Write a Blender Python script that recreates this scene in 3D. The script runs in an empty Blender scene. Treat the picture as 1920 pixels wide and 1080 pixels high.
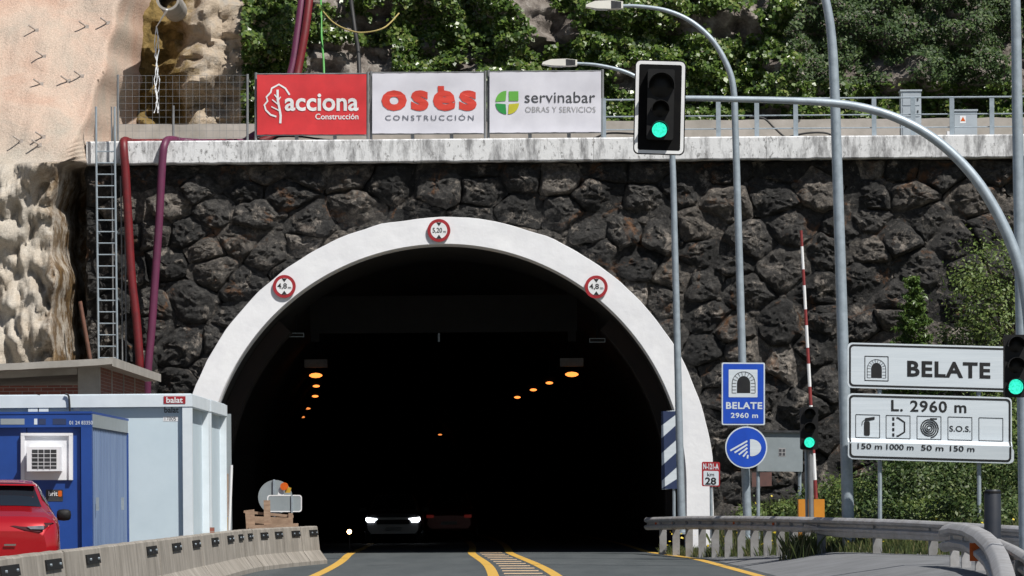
import bpy, math, random
import numpy as np
from mathutils import Vector, noise, Matrix
random.seed(7); rng = np.random.default_rng(7)
S = bpy.context.scene
COL = S.collection
R = math.radians
# ------------------------------------------------------------------ camera
F = 8000.0                      # focal length in photo pixels (1920 wide)
HX, HY = 960.0, 934.0           # pixel of the optical axis / horizon
CAMZ = 1.39
ROLL = R(0.45)
cr, sr = math.cos(ROLL), math.sin(ROLL)
cam = bpy.data.cameras.new('camera'); cam_o = bpy.data.objects.new('camera', cam); COL.objects.link(cam_o)
cam.sensor_width = 36; cam.lens = F/1920*36
cam.shift_y = (HY-540)/1920
cam.clip_start = 1; cam.clip_end = 2000
cam_o.matrix_world = Matrix(((cr, sr, 0, 0), (0, 0, -1, 0), (-sr, cr, 0, CAMZ), (0, 0, 0, 1)))
S.camera = cam_o
# ------------------------------------------------------------------ sky, sun, exposure
SUN = Vector((0.42, -0.44, 0.80)).normalized()
w = bpy.data.worlds.new('World'); S.world = w; w.use_nodes = True
nt = w.node_tree; bg = nt.nodes['Background']
sk = nt.nodes.new('ShaderNodeTexSky'); sk.sky_type = 'NISHITA'; sk.sun_disc = False
sk.sun_elevation = math.asin(SUN.z); sk.sun_rotation = math.atan2(SUN.x, SUN.y)
nt.links.new(sk.outputs[0], bg.inputs[0]); bg.inputs[1].default_value = 0.055
sl = bpy.data.lights.new('sun', 'SUN'); sl.energy = 5.0; sl.angle = R(0.5); sl.color = (1, .96, .9)
so = bpy.data.objects.new('sun', sl); COL.objects.link(so)
so.rotation_euler = (-SUN).to_track_quat('-Z', 'Y').to_euler()
vs = S.view_settings; vs.view_transform = 'Standard'; vs.look = 'None'; vs.gamma = 1; vs.use_curve_mapping = False
vs.exposure = 0.2

# ------------------------------------------------------------------ helpers
def at(px, py, d, off=0.0):
    """photo pixel at depth d -> world point (off = metres towards the viewer)"""
    a, b = (px-HX)/F*d, (HY-py)/F*d
    return Vector((a*cr+b*sr, d-off, CAMZ-a*sr+b*cr))

def tag(o, label=None, cat=None, group=None, kind=None):
    if label: o['label'] = label
    if cat: o['category'] = cat
    if group: o['group'] = group
    if kind: o['kind'] = kind
    return o

def thing(name, loc, label, cat, group=None):
    o = bpy.data.objects.new(name, None); COL.objects.link(o)
    o.location = loc; o.empty_display_size = .2
    return tag(o, label, cat, group)

def wloc(o):
    v = Vector(o.location); p = o.parent
    while p: v = v+Vector(p.location); p = p.parent
    return v

class MB:
    def __init__(s): s.v = []; s.f = []; s.mi = []
    def add(s, vs, fs, m=0):
        n = len(s.v); s.v += [tuple(v) for v in vs]
        for f in fs: s.f.append(tuple(i+n for i in f)); s.mi.append(m)
        return s
    def box(s, a, b, m=0):
        x0, y0, z0 = a; x1, y1, z1 = b
        return s.add([(x0,y0,z0),(x1,y0,z0),(x1,y1,z0),(x0,y1,z0),(x0,y0,z1),(x1,y0,z1),(x1,y1,z1),(x0,y1,z1)],
              [(0,3,2,1),(4,5,6,7),(0,1,5,4),(1,2,6,5),(2,3,7,6),(3,0,4,7)], m)
    def tube(s, path, rad, n=10, caps=True, m=0):
        path = [Vector(p) for p in path]
        if not hasattr(rad, '__len__'): rad = [rad]*len(path)
        vs = []; up = None
        for i, p in enumerate(path):
            t = (path[min(i+1, len(path)-1)]-path[max(i-1, 0)]).normalized()
            if up is None: up = t.orthogonal().normalized()
            up = (up-t*up.dot(t)).normalized(); b = t.cross(up)
            for k in range(n):
                a = 2*math.pi*k/n; vs.append(p+(up*math.cos(a)+b*math.sin(a))*rad[i])
        fs = [(i*n+k, i*n+(k+1) % n, (i+1)*n+(k+1) % n, (i+1)*n+k) for i in range(len(path)-1) for k in range(n)]
        if caps: fs += [tuple(range(n))[::-1], tuple((len(path)-1)*n+k for k in range(n))]
        return s.add(vs, fs, m)
    def prism(s, poly, depth, m=0):
        """poly: world points (roughly facing -Y), extruded along +Y by depth"""
        n = len(poly); poly = [Vector(p) for p in poly]
        vs = poly+[p+Vector((0, depth, 0)) for p in poly]
        return s.add(vs, [tuple(range(n)), tuple(range(2*n-1, n-1, -1))]+[(i, i+n, (i+1) % n+n, (i+1) % n) for i in range(n)], m)
    def strip(s, A, B, m=0):
        n = len(A)
        return s.add(list(A)+list(B), [(i, i+1, n+i+1, n+i) for i in range(n-1)], m)
    def grid(s, P, m=0):
        h, k = len(P), len(P[0])
        return s.add([p for r in P for p in r], [(i*k+j, i*k+j+1, (i+1)*k+j+1, (i+1)*k+j) for i in range(h-1) for j in range(k-1)], m)
    def build(s, name, mat, parent=None, smooth=False, kind=None, origin=None):
        V = np.array(s.v, dtype=float).reshape(-1, 3)
        lo, hi = V.min(0), V.max(0)
        if origin is None: origin = Vector(((lo[0]+hi[0])/2, (lo[1]+hi[1])/2, lo[2] if parent is None else (lo[2]+hi[2])/2))
        me = bpy.data.meshes.new(name); me.from_pydata((V-np.array(origin)).tolist(), [], s.f)
        for m in (mat if isinstance(mat, (list, tuple)) else [mat]): me.materials.append(m)
        if any(s.mi): me.polygons.foreach_set('material_index', s.mi)
        if smooth:
            me.polygons.foreach_set('use_smooth', [True]*len(me.polygons))
            if smooth is not True: me.set_sharp_from_angle(angle=R(smooth))
        me.update()
        o = bpy.data.objects.new(name, me); COL.objects.link(o)
        if parent: o.parent = parent; o.location = Vector(origin)-wloc(parent)
        else: o.location = origin
        if kind: o['kind'] = kind
        return o

def dup(root, delta, label=None, group=None):
    r = root.copy(); COL.objects.link(r); r.location = Vector(root.location)+Vector(delta)
    if label: r['label'] = label
    if group: r['group'] = group
    def rec(src, dst):
        for ch in list(src.children):
            c = ch.copy(); COL.objects.link(c); c.parent = dst; rec(ch, c)
    rec(root, r); return r

# ------------------------------------------------------------------ materials
def lin(r, g, b):
    f = lambda c: c/12.92 if c <= .04045 else ((c+.055)/1.055)**2.4
    return (f(r/255), f(g/255), f(b/255), 1)
def c4(c): return tuple(c) if len(c) == 4 else (*c, 1)
class NT:
    def __init__(s, name):
        s.m = bpy.data.materials.new(name); s.m.use_nodes = True; s.t = s.m.node_tree
        s.b = s.t.nodes['Principled BSDF']; s.pos = None
    def n(s, ty, **k):
        nd = s.t.nodes.new(ty)
        for a, v in k.items(): setattr(nd, a, v)
        return nd
    def link(s, a, b): s.t.links.new(a, b)
    def P(s, stretch=(1, 1, 1)):
        g = s.n('ShaderNodeNewGeometry'); mp = s.n('ShaderNodeMapping'); mp.inputs['Scale'].default_value = stretch
        s.link(g.outputs['Position'], mp.inputs['Vector']); return mp.outputs[0]
    def noise(s, scale, detail=5, rough=.6, stretch=(1, 1, 1), dist=0):
        t = s.n('ShaderNodeTexNoise'); t.inputs['Scale'].default_value = scale; t.inputs['Detail'].default_value = detail
        t.inputs['Roughness'].default_value = rough; t.inputs['Distortion'].default_value = dist
        s.link(s.P(stretch), t.inputs['Vector']); return t.outputs['Fac']
    def ramp(s, fac, stops):
        r = s.n('ShaderNodeValToRGB'); e = r.color_ramp.elements
        while len(e) < len(stops): e.new(.5)
        for el, (p, c) in zip(e, stops): el.position = p; el.color = c4(c) if hasattr(c, '__len__') else (c, c, c, 1)
        s.link(fac, r.inputs[0]); return r.outputs[0]
    def mix(s, fac, a, b, blend='MIX'):
        m = s.n('ShaderNodeMix', data_type='RGBA', blend_type=blend)
        for sock, v in ((m.inputs[0], fac), (m.inputs[6], a), (m.inputs[7], b)):
            if hasattr(v, 'is_linked') or hasattr(v, 'links'): s.link(v, sock)
            elif hasattr(v, '__len__'): sock.default_value = c4(v)
            else: sock.default_value = v
        return m.outputs[2]
    def bump(s, h, strength=.5, dist=.02):
        b = s.n('ShaderNodeBump'); b.inputs['Strength'].default_value = strength; b.inputs['Distance'].default_value = dist
        s.link(h, b.inputs['Height']); s.link(b.outputs[0], s.b.inputs['Normal'])
    def col(s, c):
        if hasattr(c, '__len__'): s.b.inputs['Base Color'].default_value = c4(c)
        else: s.link(c, s.b.inputs['Base Color'])
    def set(s, rough=.6, metal=0, spec=.5):
        s.b.inputs['Roughness'].default_value = rough; s.b.inputs['Metallic'].default_value = metal
        s.b.inputs['Specular IOR Level'].default_value = spec; return s

def mat(name, c, c2=None, scale=4, rough=.6, metal=0, bump=0, bscale=20, stretch=(1, 1, 1), lo=.35, hi=.65, spec=.5, bdist=.01):
    k = NT(name).set(rough, metal, spec)
    if c2 is None: c2 = tuple(x*.8 for x in c[:3])
    k.col(k.mix(k.ramp(k.noise(scale, 6, .65, stretch), [(lo, 0), (hi, 1)]), c, c2))
    if bump: k.bump(k.noise(bscale, 4, .6, stretch), bump, bdist)
    return k.m
def emit(name, c, strength, base=None):
    k = NT(name).set(.3); k.col(base or tuple(x*.3 for x in c[:3]))
    k.b.inputs['Emission Color'].default_value = c4(c); k.b.inputs['Emission Strength'].default_value = strength
    return k.m

M = {}
M['galv'] = mat('galvanised_steel', (.36, .42, .47), (.27, .32, .36), 6, .5, .35, .1, 40)
M['galv_rail'] = mat('galvanised_rail', (.47, .47, .48), (.33, .32, .31), 3, .5, .3, .15, 30)
M['post_rail'] = mat('rail_post_steel', (.30, .30, .30), (.20, .195, .19), 3, .6, .2)
M['post_grey'] = mat('grey_post_paint', (.22, .23, .24), (.15, .155, .16), 4, .6, .1)
M['dark_steel'] = mat('dark_steel', (.06, .065, .07), (.03, .03, .032), 5, .55, .3)
M['black'] = mat('black_plastic', (.008, .008, .009), (.012, .012, .012), 8, .6, spec=.25)
M['black_matt'] = mat('black_backboard', (.006, .006, .007), (.009, .009, .009), 6, .9, spec=.1)
M['white'] = mat('white_sheet_paint', (.78, .79, .80), (.68, .69, .70), 2.5, .45)
M['sign_white'] = mat('sign_white_film', (.62, .68, .73), (.55, .61, .66), 3, .4, stretch=(.3, 1, 6))
M['sign_black'] = mat('sign_black_film', (.012, .012, .014), (.02, .02, .02), 4, .45)
M['sign_blue'] = mat('sign_blue_film', (.012, .075, .50), (.010, .06, .42), 3, .4)
M['sign_red'] = mat('sign_red_film', (.36, .02, .03), (.28, .016, .02), 4, .45)
M['navy'] = mat('navy_film', (.02, .035, .09), (.025, .04, .10), 4, .5)
M['banner_red'] = mat('red_banner_vinyl', (.62, .035, .04), (.52, .03, .035), 2, .5)
M['banner_white'] = mat('white_banner_vinyl', (.66, .66, .72), (.60, .60, .66), 2, .5)
M['logo_red'] = mat('logo_red_ink', (.62, .05, .03), (.55, .045, .03), 4, .55)
M['ink_dark'] = mat('dark_grey_ink', (.05, .055, .06), (.06, .06, .07), 4, .55)
M['ink_slate'] = mat('slate_ink', (.13, .14, .17), (.15, .15, .18), 4, .55)
M['ink_grey'] = mat('grey_ink', (.30, .30, .31), (.34, .34, .34), 4, .55)
M['ink_green'] = mat('green_ink', (.13, .42, .06), (.12, .38, .06), 4, .55)
M['ink_green2'] = mat('deep_green_ink', (.02, .28, .06), (.02, .25, .05), 4, .55)
M['ink_lime'] = mat('lime_ink', (.50, .48, .03), (.45, .43, .03), 4, .55)
M['hose_red'] = mat('red_hose', (.16, .010, .014), (.11, .010, .013), 6, .5, bump=.2, bscale=30)
M['hose_purple'] = mat('purple_hose', (.125, .022, .065), (.10, .02, .055), 6, .5, bump=.2, bscale=30)
M['cable'] = mat('black_cable', (.015, .015, .016), (.02, .02, .02), 6, .6)
M['green_hose'] = mat('green_hose', (.10, .35, .08), (.08, .28, .07), 6, .5)
M['rope'] = mat('yellow_rope', (.38, .30, .10), (.3, .24, .09), 10, .8)
M['rust'] = mat('rusty_steel', (.16, .07, .045), (.10, .05, .035), 8, .8)
M['rebar'] = mat('pale_rebar', (.50, .46, .42), (.32, .27, .24), 12, .7, .2)
M['concrete'] = mat('grey_concrete', (.36, .34, .31), (.26, .245, .22), 1.6, .9, bump=.4, bscale=14)
M['parapet'] = mat('pale_concrete_parapet', (.42, .39, .36), (.29, .27, .24), 1.2, .9, bump=.5, bscale=9)
M['wood'] = mat('raw_timber', (.38, .27, .19), (.24, .16, .11), 5, .85, stretch=(1, 1, 4))
M['orange'] = mat('orange_cabinet_paint', (.62, .25, .025), (.52, .2, .02), 3, .5)
M['amber'] = mat('amber_plastic', (.65, .12, .01), (.55, .1, .01), 6, .3)
M['yellow'] = mat('yellow_plastic', (.55, .33, .03), (.45, .27, .03), 6, .4)
M['blue_cabin'] = mat('blue_cabin_paint', (.012, .06, .28), (.010, .048, .22), 1.5, .45, bump=.05, bscale=4)
M['blue_corr'] = mat('grey_blue_corrugated_sheet', (.15, .21, .33), (.11, .16, .27), 5, .55, stretch=(1, 1, .1))  # paler, greyer blue than the cabin front
M['cabin_pale'] = mat('pale_cabin_panel', (.54, .64, .70), (.49, .59, .65), 1.2, .5)
M['cabin_frame'] = mat('pale_cabin_frame', (.66, .72, .76), (.58, .64, .68), 2, .5)
M['ac_white'] = mat('off_white_plastic', (.72, .73, .76), (.66, .67, .7), 3, .5)
M['car_red'] = NT('red_car_paint').set(.22, .35, .6).m
kk = M['car_red'].node_tree.nodes['Principled BSDF']; kk.inputs['Base Color'].default_value = (.42, .008, .014, 1); kk.inputs['Coat Weight'].default_value = .8
M['car_dark'] = NT('dark_car_paint').set(.3, .3).m; M['car_dark'].node_tree.nodes['Principled BSDF'].inputs['Base Color'].default_value = (.13, .13, .14, 1)
M['car_maroon'] = NT('maroon_car_paint').set(.3, .3).m; M['car_maroon'].node_tree.nodes['Principled BSDF'].inputs['Base Color'].default_value = (.10, .012, .012, 1)
M['glass'] = NT('dark_tinted_glass').set(.06, 0, .8).m; M['glass'].node_tree.nodes['Principled BSDF'].inputs['Base Color'].default_value = (.012, .016, .022, 1)
M['tyre'] = mat('tyre_rubber', (.015, .015, .015), (.022, .022, .022), 8, .8)
M['rim'] = mat('alloy_rim', (.4, .4, .42), (.32, .32, .33), 8, .35, .8)
M['chrome'] = mat('chrome', (.7, .7, .72), (.6, .6, .62), 8, .15, 1)
M['tail'] = mat('tail_lamp_plastic', (.05, .006, .009), (.03, .005, .006), 8, .2)
M['tail_clear'] = mat('clear_lamp_plastic', (.13, .14, .16), (.07, .08, .1), 20, .25)
M['black_tube'] = mat('dark_post_plastic', (.018, .022, .032), (.025, .028, .036), 5, .5)
M['boom_red'] = mat('faded_red_boom_paint', (.24, .03, .03), (.18, .025, .025), 6, .6)
M['lens_off'] = mat('unlit_signal_lens', (.008, .008, .008), (.012, .012, .011), 30, .5, spec=.25)
def m_green():
    k = NT('lit_green_lens').set(.3); k.col((.02, .3, .22))
    k.b.inputs['Emission Strength'].default_value = 1.0
    k.link(k.ramp(k.noise(38, 3, .6), [(.3, (.01, .50, .33)), (.6, (.05, 1.0, .68))]), k.b.inputs['Emission Color']); return k.m
M['lens_green'] = m_green()
M['headlight'] = emit('lit_headlight', (.9, .95, 1.0), 5)
M['taillight'] = emit('lit_tail_lamp', (1.0, .05, .03), .04, (.1, .01, .01))
M['sodium'] = emit('sodium_lamp', (1.0, .26, .05), 2.0)
M['sodium_dim'] = emit('sodium_lamp_far', (1.0, .30, .07), 1.0)
M['warm_lamp'] = emit('warm_lamp', (1.0, .62, .28), 14)
M['lining'] = mat('shade_dark_tunnel_lining', (.018, .017, .017), (.012, .012, .012), 1.2, .9, bump=.4, bscale=5)  # near-black base: the unlit tunnel's darkness is put into the colour
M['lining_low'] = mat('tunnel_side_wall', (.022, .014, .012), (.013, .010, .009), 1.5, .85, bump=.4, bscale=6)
M['lining_beam'] = mat('dark_tunnel_steel', (.012, .012, .013), (.008, .008, .009), 3, .7, spec=.2)
M['line_yellow'] = mat('yellow_road_paint', (.60, .36, .055), (.46, .28, .06), 5, .7, lo=.3, hi=.75)
M['hatch'] = mat('worn_orange_road_paint', (.58, .42, .26), (.36, .27, .18), 5, .75, lo=.4, hi=.7)
M['lamp_white'] = mat('lamp_housing_white', (.75, .74, .68), (.68, .67, .62), 4, .4)
M['cab_grey'] = mat('grey_cabinet', (.38, .43, .47), (.33, .37, .41), 3, .5)
M['panel_grey'] = mat('grey_panel_back', (.27, .31, .33), (.23, .265, .28), 3, .5)
M['brown_board'] = mat('brown_board', (.14, .07, .06), (.10, .055, .05), 9, .8)
M['bark'] = mat('bark', (.09, .065, .045), (.05, .04, .03), 12, .9, bump=.5)
M['moss_water'] = mat('falling_water', (.75, .78, .8), (.55, .58, .6), 20, .2)

def m_stone():
    k = NT('weathered_dark_masonry_stone').set(.75, 0, .35)
    oi = k.n('ShaderNodeObjectInfo')
    base = k.ramp(oi.outputs['Random'], [(0, (.018, .018, .018)), (.45, (.034, .0335, .033)), (.78, (.054, .052, .050)), (.92, (.10, .09, .08)), (1, (.18, .165, .15))])
    fine = k.ramp(k.noise(6, 10, .78), [(.34, (.30, .30, .30)), (.5, (.9, .9, .9)), (.66, (2.6, 2.5, 2.35))])
    c = k.mix(1.0, base, fine, 'MULTIPLY')
    rust = k.ramp(k.noise(1.3, 7, .7, dist=.6), [(.58, 0), (.68, .75)])
    c = k.mix(rust, c, (.19, .085, .032))
    pale = k.ramp(k.noise(2.1, 8, .75, dist=.4), [(.555, 0), (.66, .85)])
    c = k.mix(pale, c, (.33, .29, .25))
    k.col(c)
    a = k.noise(7, 10, .75); k.bump(a, 1.0, .16)
    return k.m
M['stone'] = m_stone()
def m_mortar():
    k = NT('dark_recessed_mortar').set(.95, 0, .2)
    k.col(k.ramp(k.noise(1.6, 7, .7), [(.3, (.022, .020, .019)), (.58, (.05, .043, .037)), (.68, (.17, .13, .10))]))
    k.bump(k.noise(8, 8, .7), .9, .08); return k.m
M['mortar'] = m_mortar()
def m_coping():
    k = NT('mildewed_white_coping').set(.85)
    st = k.ramp(k.noise(2.2, 9, .72, (1.5, 1, .40)), [(.47, 0), (.63, .9)])
    sp = k.ramp(k.noise(9, 6, .7, (1, 1, .6)), [(.56, 0), (.66, 1)])
    c = k.mix(st, (.66, .67, .68), (.17, .17, .175)); c = k.mix(sp, c, (.2, .2, .2)); k.col(c)
    k.bump(k.noise(10, 5, .6), .4, .02); return k.m
M['coping'] = m_coping()
def m_ring():
    k = NT('white_painted_portal_render').set(.7)
    c = k.mix(k.ramp(k.noise(1.1, 6, .65), [(.35, 0), (.7, 1)]), (.80, .81, .83), (.70, .71, .74))
    c = k.mix(k.ramp(k.noise(5, 8, .8), [(.66, 0), (.70, 1)]), c, (.50, .50, .51)); k.col(c)
    k.bump(k.noise(4, 5, .6), .3, .03); return k.m
M['ring'] = m_ring()
def m_asphalt():
    k = NT('asphalt').set(.85, 0, .3)
    c = k.ramp(k.noise(.5, 8, .65, (2.2, .25, 1)), [(.3, (.042, .052, .056)), (.7, (.075, .086, .090))])
    c = k.mix(k.ramp(k.noise(60, 2, .5), [(.4, .0), (.8, .25)]), c, (.16, .16, .16)); k.col(c)
    k.bump(k.noise(70, 3, .6), .4, .01); return k.m
M['asphalt'] = m_asphalt()
M['pavement'] = mat('pale_worn_asphalt', (.17, .175, .185), (.12, .125, .13), 1.5, .9, bump=.4, bscale=40)
M['gravel'] = mat('yard_gravel', (.25, .23, .20), (.16, .145, .125), 3, .95, bump=.8, bscale=30)
M['soil'] = mat('weedy_soil', (.07, .075, .035), (.10, .085, .055), 2, .95, bump=.8, bscale=12)
def m_barrier():
    k = NT('stained_barrier_concrete').set(.9)
    c = k.ramp(k.noise(1.5, 6, .65), [(.3, (.22, .20, .17)), (.7, (.36, .33, .29))])
    st = k.ramp(k.noise(2.4, 7, .75, (1, 2.2, .14)), [(.42, 0), (.62, .75)]); k.col(k.mix(st, c, (.16, .145, .125)))
    k.bump(k.noise(16, 5, .6), .35, .015); return k.m
M['barrier'] = m_barrier()
def m_brick():
    k = NT('red_brickwork').set(.85)
    t = k.n('ShaderNodeTexBrick'); g = k.n('ShaderNodeNewGeometry'); sx = k.n('ShaderNodeSeparateXYZ'); ad = k.n('ShaderNodeMath', operation='ADD'); cb = k.n('ShaderNodeCombineXYZ')
    k.link(g.outputs['Position'], sx.inputs[0]); k.link(sx.outputs[0], ad.inputs[0]); k.link(sx.outputs[1], ad.inputs[1])
    k.link(ad.outputs[0], cb.inputs[0]); k.link(sx.outputs[2], cb.inputs[1]); k.link(cb.outputs[0], t.inputs['Vector'])
    t.inputs['Scale'].default_value = 1; t.inputs['Brick Width'].default_value = .25; t.inputs['Row Height'].default_value = .07; t.inputs['Mortar Size'].default_value = .007
    t.inputs['Color1'].default_value = (.24, .075, .05, 1); t.inputs['Color2'].default_value = (.17, .05, .035, 1); t.inputs['Mortar'].default_value = (.26, .21, .18, 1)
    k.link(t.outputs['Color'], k.b.inputs['Base Color']); k.bump(t.outputs['Fac'], -.4, .01); return k.m
M['brick'] = m_brick()
def m_shot():
    k = NT('sprayed_concrete').set(.95, 0, .2)
    g = k.n('ShaderNodeNewGeometry'); sx = k.n('ShaderNodeSeparateXYZ'); k.link(g.outputs['Position'], sx.inputs[0])
    mr = k.n('ShaderNodeMapRange'); mr.inputs[1].default_value = 9.2; mr.inputs[2].default_value = 10.6; k.link(sx.outputs[2], mr.inputs[0])
    low = k.ramp(k.noise(.9, 8, .7), [(.3, (.44, .37, .29)), (.55, (.50, .46, .40)), (.72, (.33, .29, .24))])
    up = k.ramp(k.noise(.55, 8, .65, dist=.5), [(.3, (.50, .33, .25)), (.5, (.53, .41, .33)), (.68, (.42, .37, .31))])
    c = k.mix(mr.outputs[0], low, up)
    m3 = k.n('ShaderNodeMapRange'); m3.inputs[1].default_value = -11.9; m3.inputs[2].default_value = -11.1; k.link(sx.outputs[0], m3.inputs[0])
    m4 = k.n('ShaderNodeMapRange'); m4.inputs[1].default_value = 10.0; m4.inputs[2].default_value = 9.4; k.link(sx.outputs[2], m4.inputs[0])
    mm = k.n('ShaderNodeMath', operation='MULTIPLY'); k.link(m3.outputs[0], mm.inputs[0]); k.link(m4.outputs[0], mm.inputs[1])
    m5 = k.n('ShaderNodeMath', operation='MULTIPLY'); k.link(mm.outputs[0], m5.inputs[0]); k.link(k.ramp(k.noise(1.6, 7, .7), [(.38, 0), (.55, 1)]), m5.inputs[1])
    c = k.mix(m5.outputs[0], c, k.ramp(k.noise(3, 7, .7), [(.3, (.02, .015, .01)), (.5, (.13, .075, .03)), (.7, (.22, .15, .07))]))
    sm = k.ramp(k.noise(30, 4, .7), [(.35, (.75, .75, .75)), (.65, (1.1, 1.1, 1.1))]); k.col(k.mix(1, c, sm, 'MULTIPLY'))
    k.bump(k.noise(14, 7, .7), .8, .05); return k.m
M['shot'] = m_shot()
def m_cliff():
    k = NT('limestone_cliff').set(.9, 0, .25)
    g = k.n('ShaderNodeNewGeometry'); sx = k.n('ShaderNodeSeparateXYZ'); k.link(g.outputs['Position'], sx.inputs[0])
    nz = k.noise(1.1, 6, .7); ad = k.n('ShaderNodeMath', operation='MULTIPLY_ADD'); ad.inputs[1].default_value = 2.4; k.link(nz, ad.inputs[0]); k.link(sx.outputs[0], ad.inputs[2])
    mr = k.n('ShaderNodeMapRange'); mr.inputs[1].default_value = -7.35; mr.inputs[2].default_value = -6.85; k.link(ad.outputs[0], mr.inputs[0])
    mr2 = k.n('ShaderNodeMapRange'); mr2.inputs[1].default_value = -5.2; mr2.inputs[2].default_value = -4.0; k.link(ad.outputs[0], mr2.inputs[0])
    ochre = k.ramp(k.noise(2.6, 9, .75, dist=.6), [(.3, (.035, .025, .012)), (.48, (.16, .11, .035)), (.62, (.27, .19, .075)), (.75, (.10, .05, .03))])
    pale = k.ramp(k.noise(1.6, 9, .7), [(.3, (.20, .16, .12)), (.5, (.46, .38, .29)), (.7, (.34, .32, .29))])
    grey = k.ramp(k.noise(1.8, 9, .75), [(.3, (.05, .042, .038)), (.5, (.20, .175, .155)), (.66, (.36, .34, .31)), (.78, (.14, .08, .05))])
    c = k.mix(mr.outputs[0], ochre, pale); c = k.mix(mr2.outputs[0], c, grey); k.col(c)
    k.bump(k.noise(6, 9, .72), .9, .12); return k.m
M['cliff'] = m_cliff()
def m_leaf(name, stops, rough=.42, trans=.25):
    k = NT(name).set(rough, 0, .5)
    g = k.n('ShaderNodeNewGeometry'); c = k.ramp(g.outputs['Random Per Island'], stops); k.col(c)
    tr = k.n('ShaderNodeBsdfTranslucent'); k.link(c, tr.inputs[0]); mx = k.n('ShaderNodeMixShader'); mx.inputs[0].default_value = trans
    k.link(k.b.outputs[0], mx.inputs[1]); k.link(tr.outputs[0], mx.inputs[2]); k.link(mx.outputs[0], k.t.nodes['Material Output'].inputs[0]); return k.m
M['ivy'] = m_leaf('ivy_leaf', [(0, (.03, .065, .012)), (.5, (.075, .13, .022)), (.85, (.13, .20, .035)), (1, (.22, .24, .08))], .34)
M['scrub'] = m_leaf('dark_scrub_leaf', [(0, (.018, .042, .011)), (.6, (.042, .085, .018)), (1, (.085, .13, .03))], .6)
M['leaf_bright'] = m_leaf('fresh_green_leaf', [(0, (.06, .10, .022)), (.5, (.11, .17, .035)), (1, (.18, .22, .06))], .55)
M['leaf_mid'] = m_leaf('shrub_leaf', [(0, (.03, .055, .014)), (.6, (.06, .105, .024)), (1, (.13, .16, .05))], .55)
M['needle'] = m_leaf('conifer_needle', [(0, (.05, .10, .022)), (.6, (.09, .16, .03)), (1, (.14, .20, .045))])
M['grass'] = m_leaf('grass_blade', [(0, (.04, .06, .018)), (.7, (.075, .10, .03)), (1, (.17, .155, .07))])
M['flower'] = m_leaf('yellow_flower', [(0, (.6, .45, .02)), (1, (.7, .55, .05))])

# ------------------------------------------------------------------ sign tools (outlines in photo pixels at a given depth)
def rrect(x0, y0, x1, y1, r, n=5):
    out = []
    for cx, cy, a0 in ((x1-r, y0+r, -90), (x1-r, y1-r, 0), (x0+r, y1-r, 90), (x0+r, y0+r, 180)):
        for i in range(n+1):
            a = R(a0+90*i/n); out.append((cx+r*math.cos(a), cy+r*math.sin(a)))
    return out
def circ(cx, cy, r, n=40, a0=0, a1=360): return [(cx+r*math.cos(R(a0+(a1-a0)*i/n)), cy+r*math.sin(R(a0+(a1-a0)*i/n))) for i in range(n if a1-a0 == 360 else n+1)]
ident = lambda x, y: (x, y, 0)
def tilt(xc, k): return lambda x, y: (x, y+k*(x-xc), 0)
def W3(p, d, off, warp=ident):
    x, y, o = warp(*p); return at(x, y, d, off+o)
def plate(mb, poly, d, off, th=.004, warp=ident, m=0): return mb.prism([W3(p, d, off, warp) for p in poly][::-1], th, m)
def frame(mb, outer, inner, d, off, warp=ident, m=0):
    A = [W3(p, d, off, warp) for p in outer]; B = [W3(p, d, off, warp) for p in inner]
    n = len(A); return mb.add(A+B, [(i, i+n, (i+1) % n+n, (i+1) % n) for i in range(n)], m)
def stroke(mb, path, wd, d, off, warp=ident, closed=False, m=0):
    n = len(path); L, Rr = [], []
    for i, p in enumerate(path):
        a = path[(i-1) % n] if (i or closed) else p; b = path[(i+1) % n] if (i < n-1 or closed) else p
        tx, ty = b[0]-a[0], b[1]-a[1]; l = math.hypot(tx, ty) or 1; nx, ny = -ty/l*wd/2, tx/l*wd/2
        L.append(W3((p[0]+nx, p[1]+ny), d, off, warp)); Rr.append(W3((p[0]-nx, p[1]-ny), d, off, warp))
    if closed: L.append(L[0]); Rr.append(Rr[0])
    return mb.strip(L, Rr, m)
def letters(parent, s, box, d, off, m, bold=0, warp=ident, spacing=1.0, name='lettering', shear=0):
    cu = bpy.data.curves.new('t', 'FONT'); cu.body = s; cu.size = 1; cu.offset = bold; cu.space_character = spacing; cu.resolution_u = 3; cu.shear = shear
    o = bpy.data.objects.new('t', cu); COL.objects.link(o)
    me = bpy.data.meshes.new_from_object(o)
    V = np.array([v.co[:] for v in me.vertices]); lo, hi = V.min(0), V.max(0)
    x0, y0, x1, y1 = box; mb = MB()
    P = [W3((x0+(v[0]-lo[0])/(hi[0]-lo[0])*(x1-x0), y1-(v[1]-lo[1])/(hi[1]-lo[1])*(y1-y0)), d, off, warp) for v in V]
    mb.add(P, [tuple(p.vertices) for p in me.polygons])
    bpy.data.objects.remove(o); bpy.data.curves.remove(cu); bpy.data.meshes.remove(me)
    return mb.build(name, m, parent)

def fbm(x, y, z, o=4): return noise.fractal(Vector((x, y, z)), .9, 2.1, o)

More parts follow.
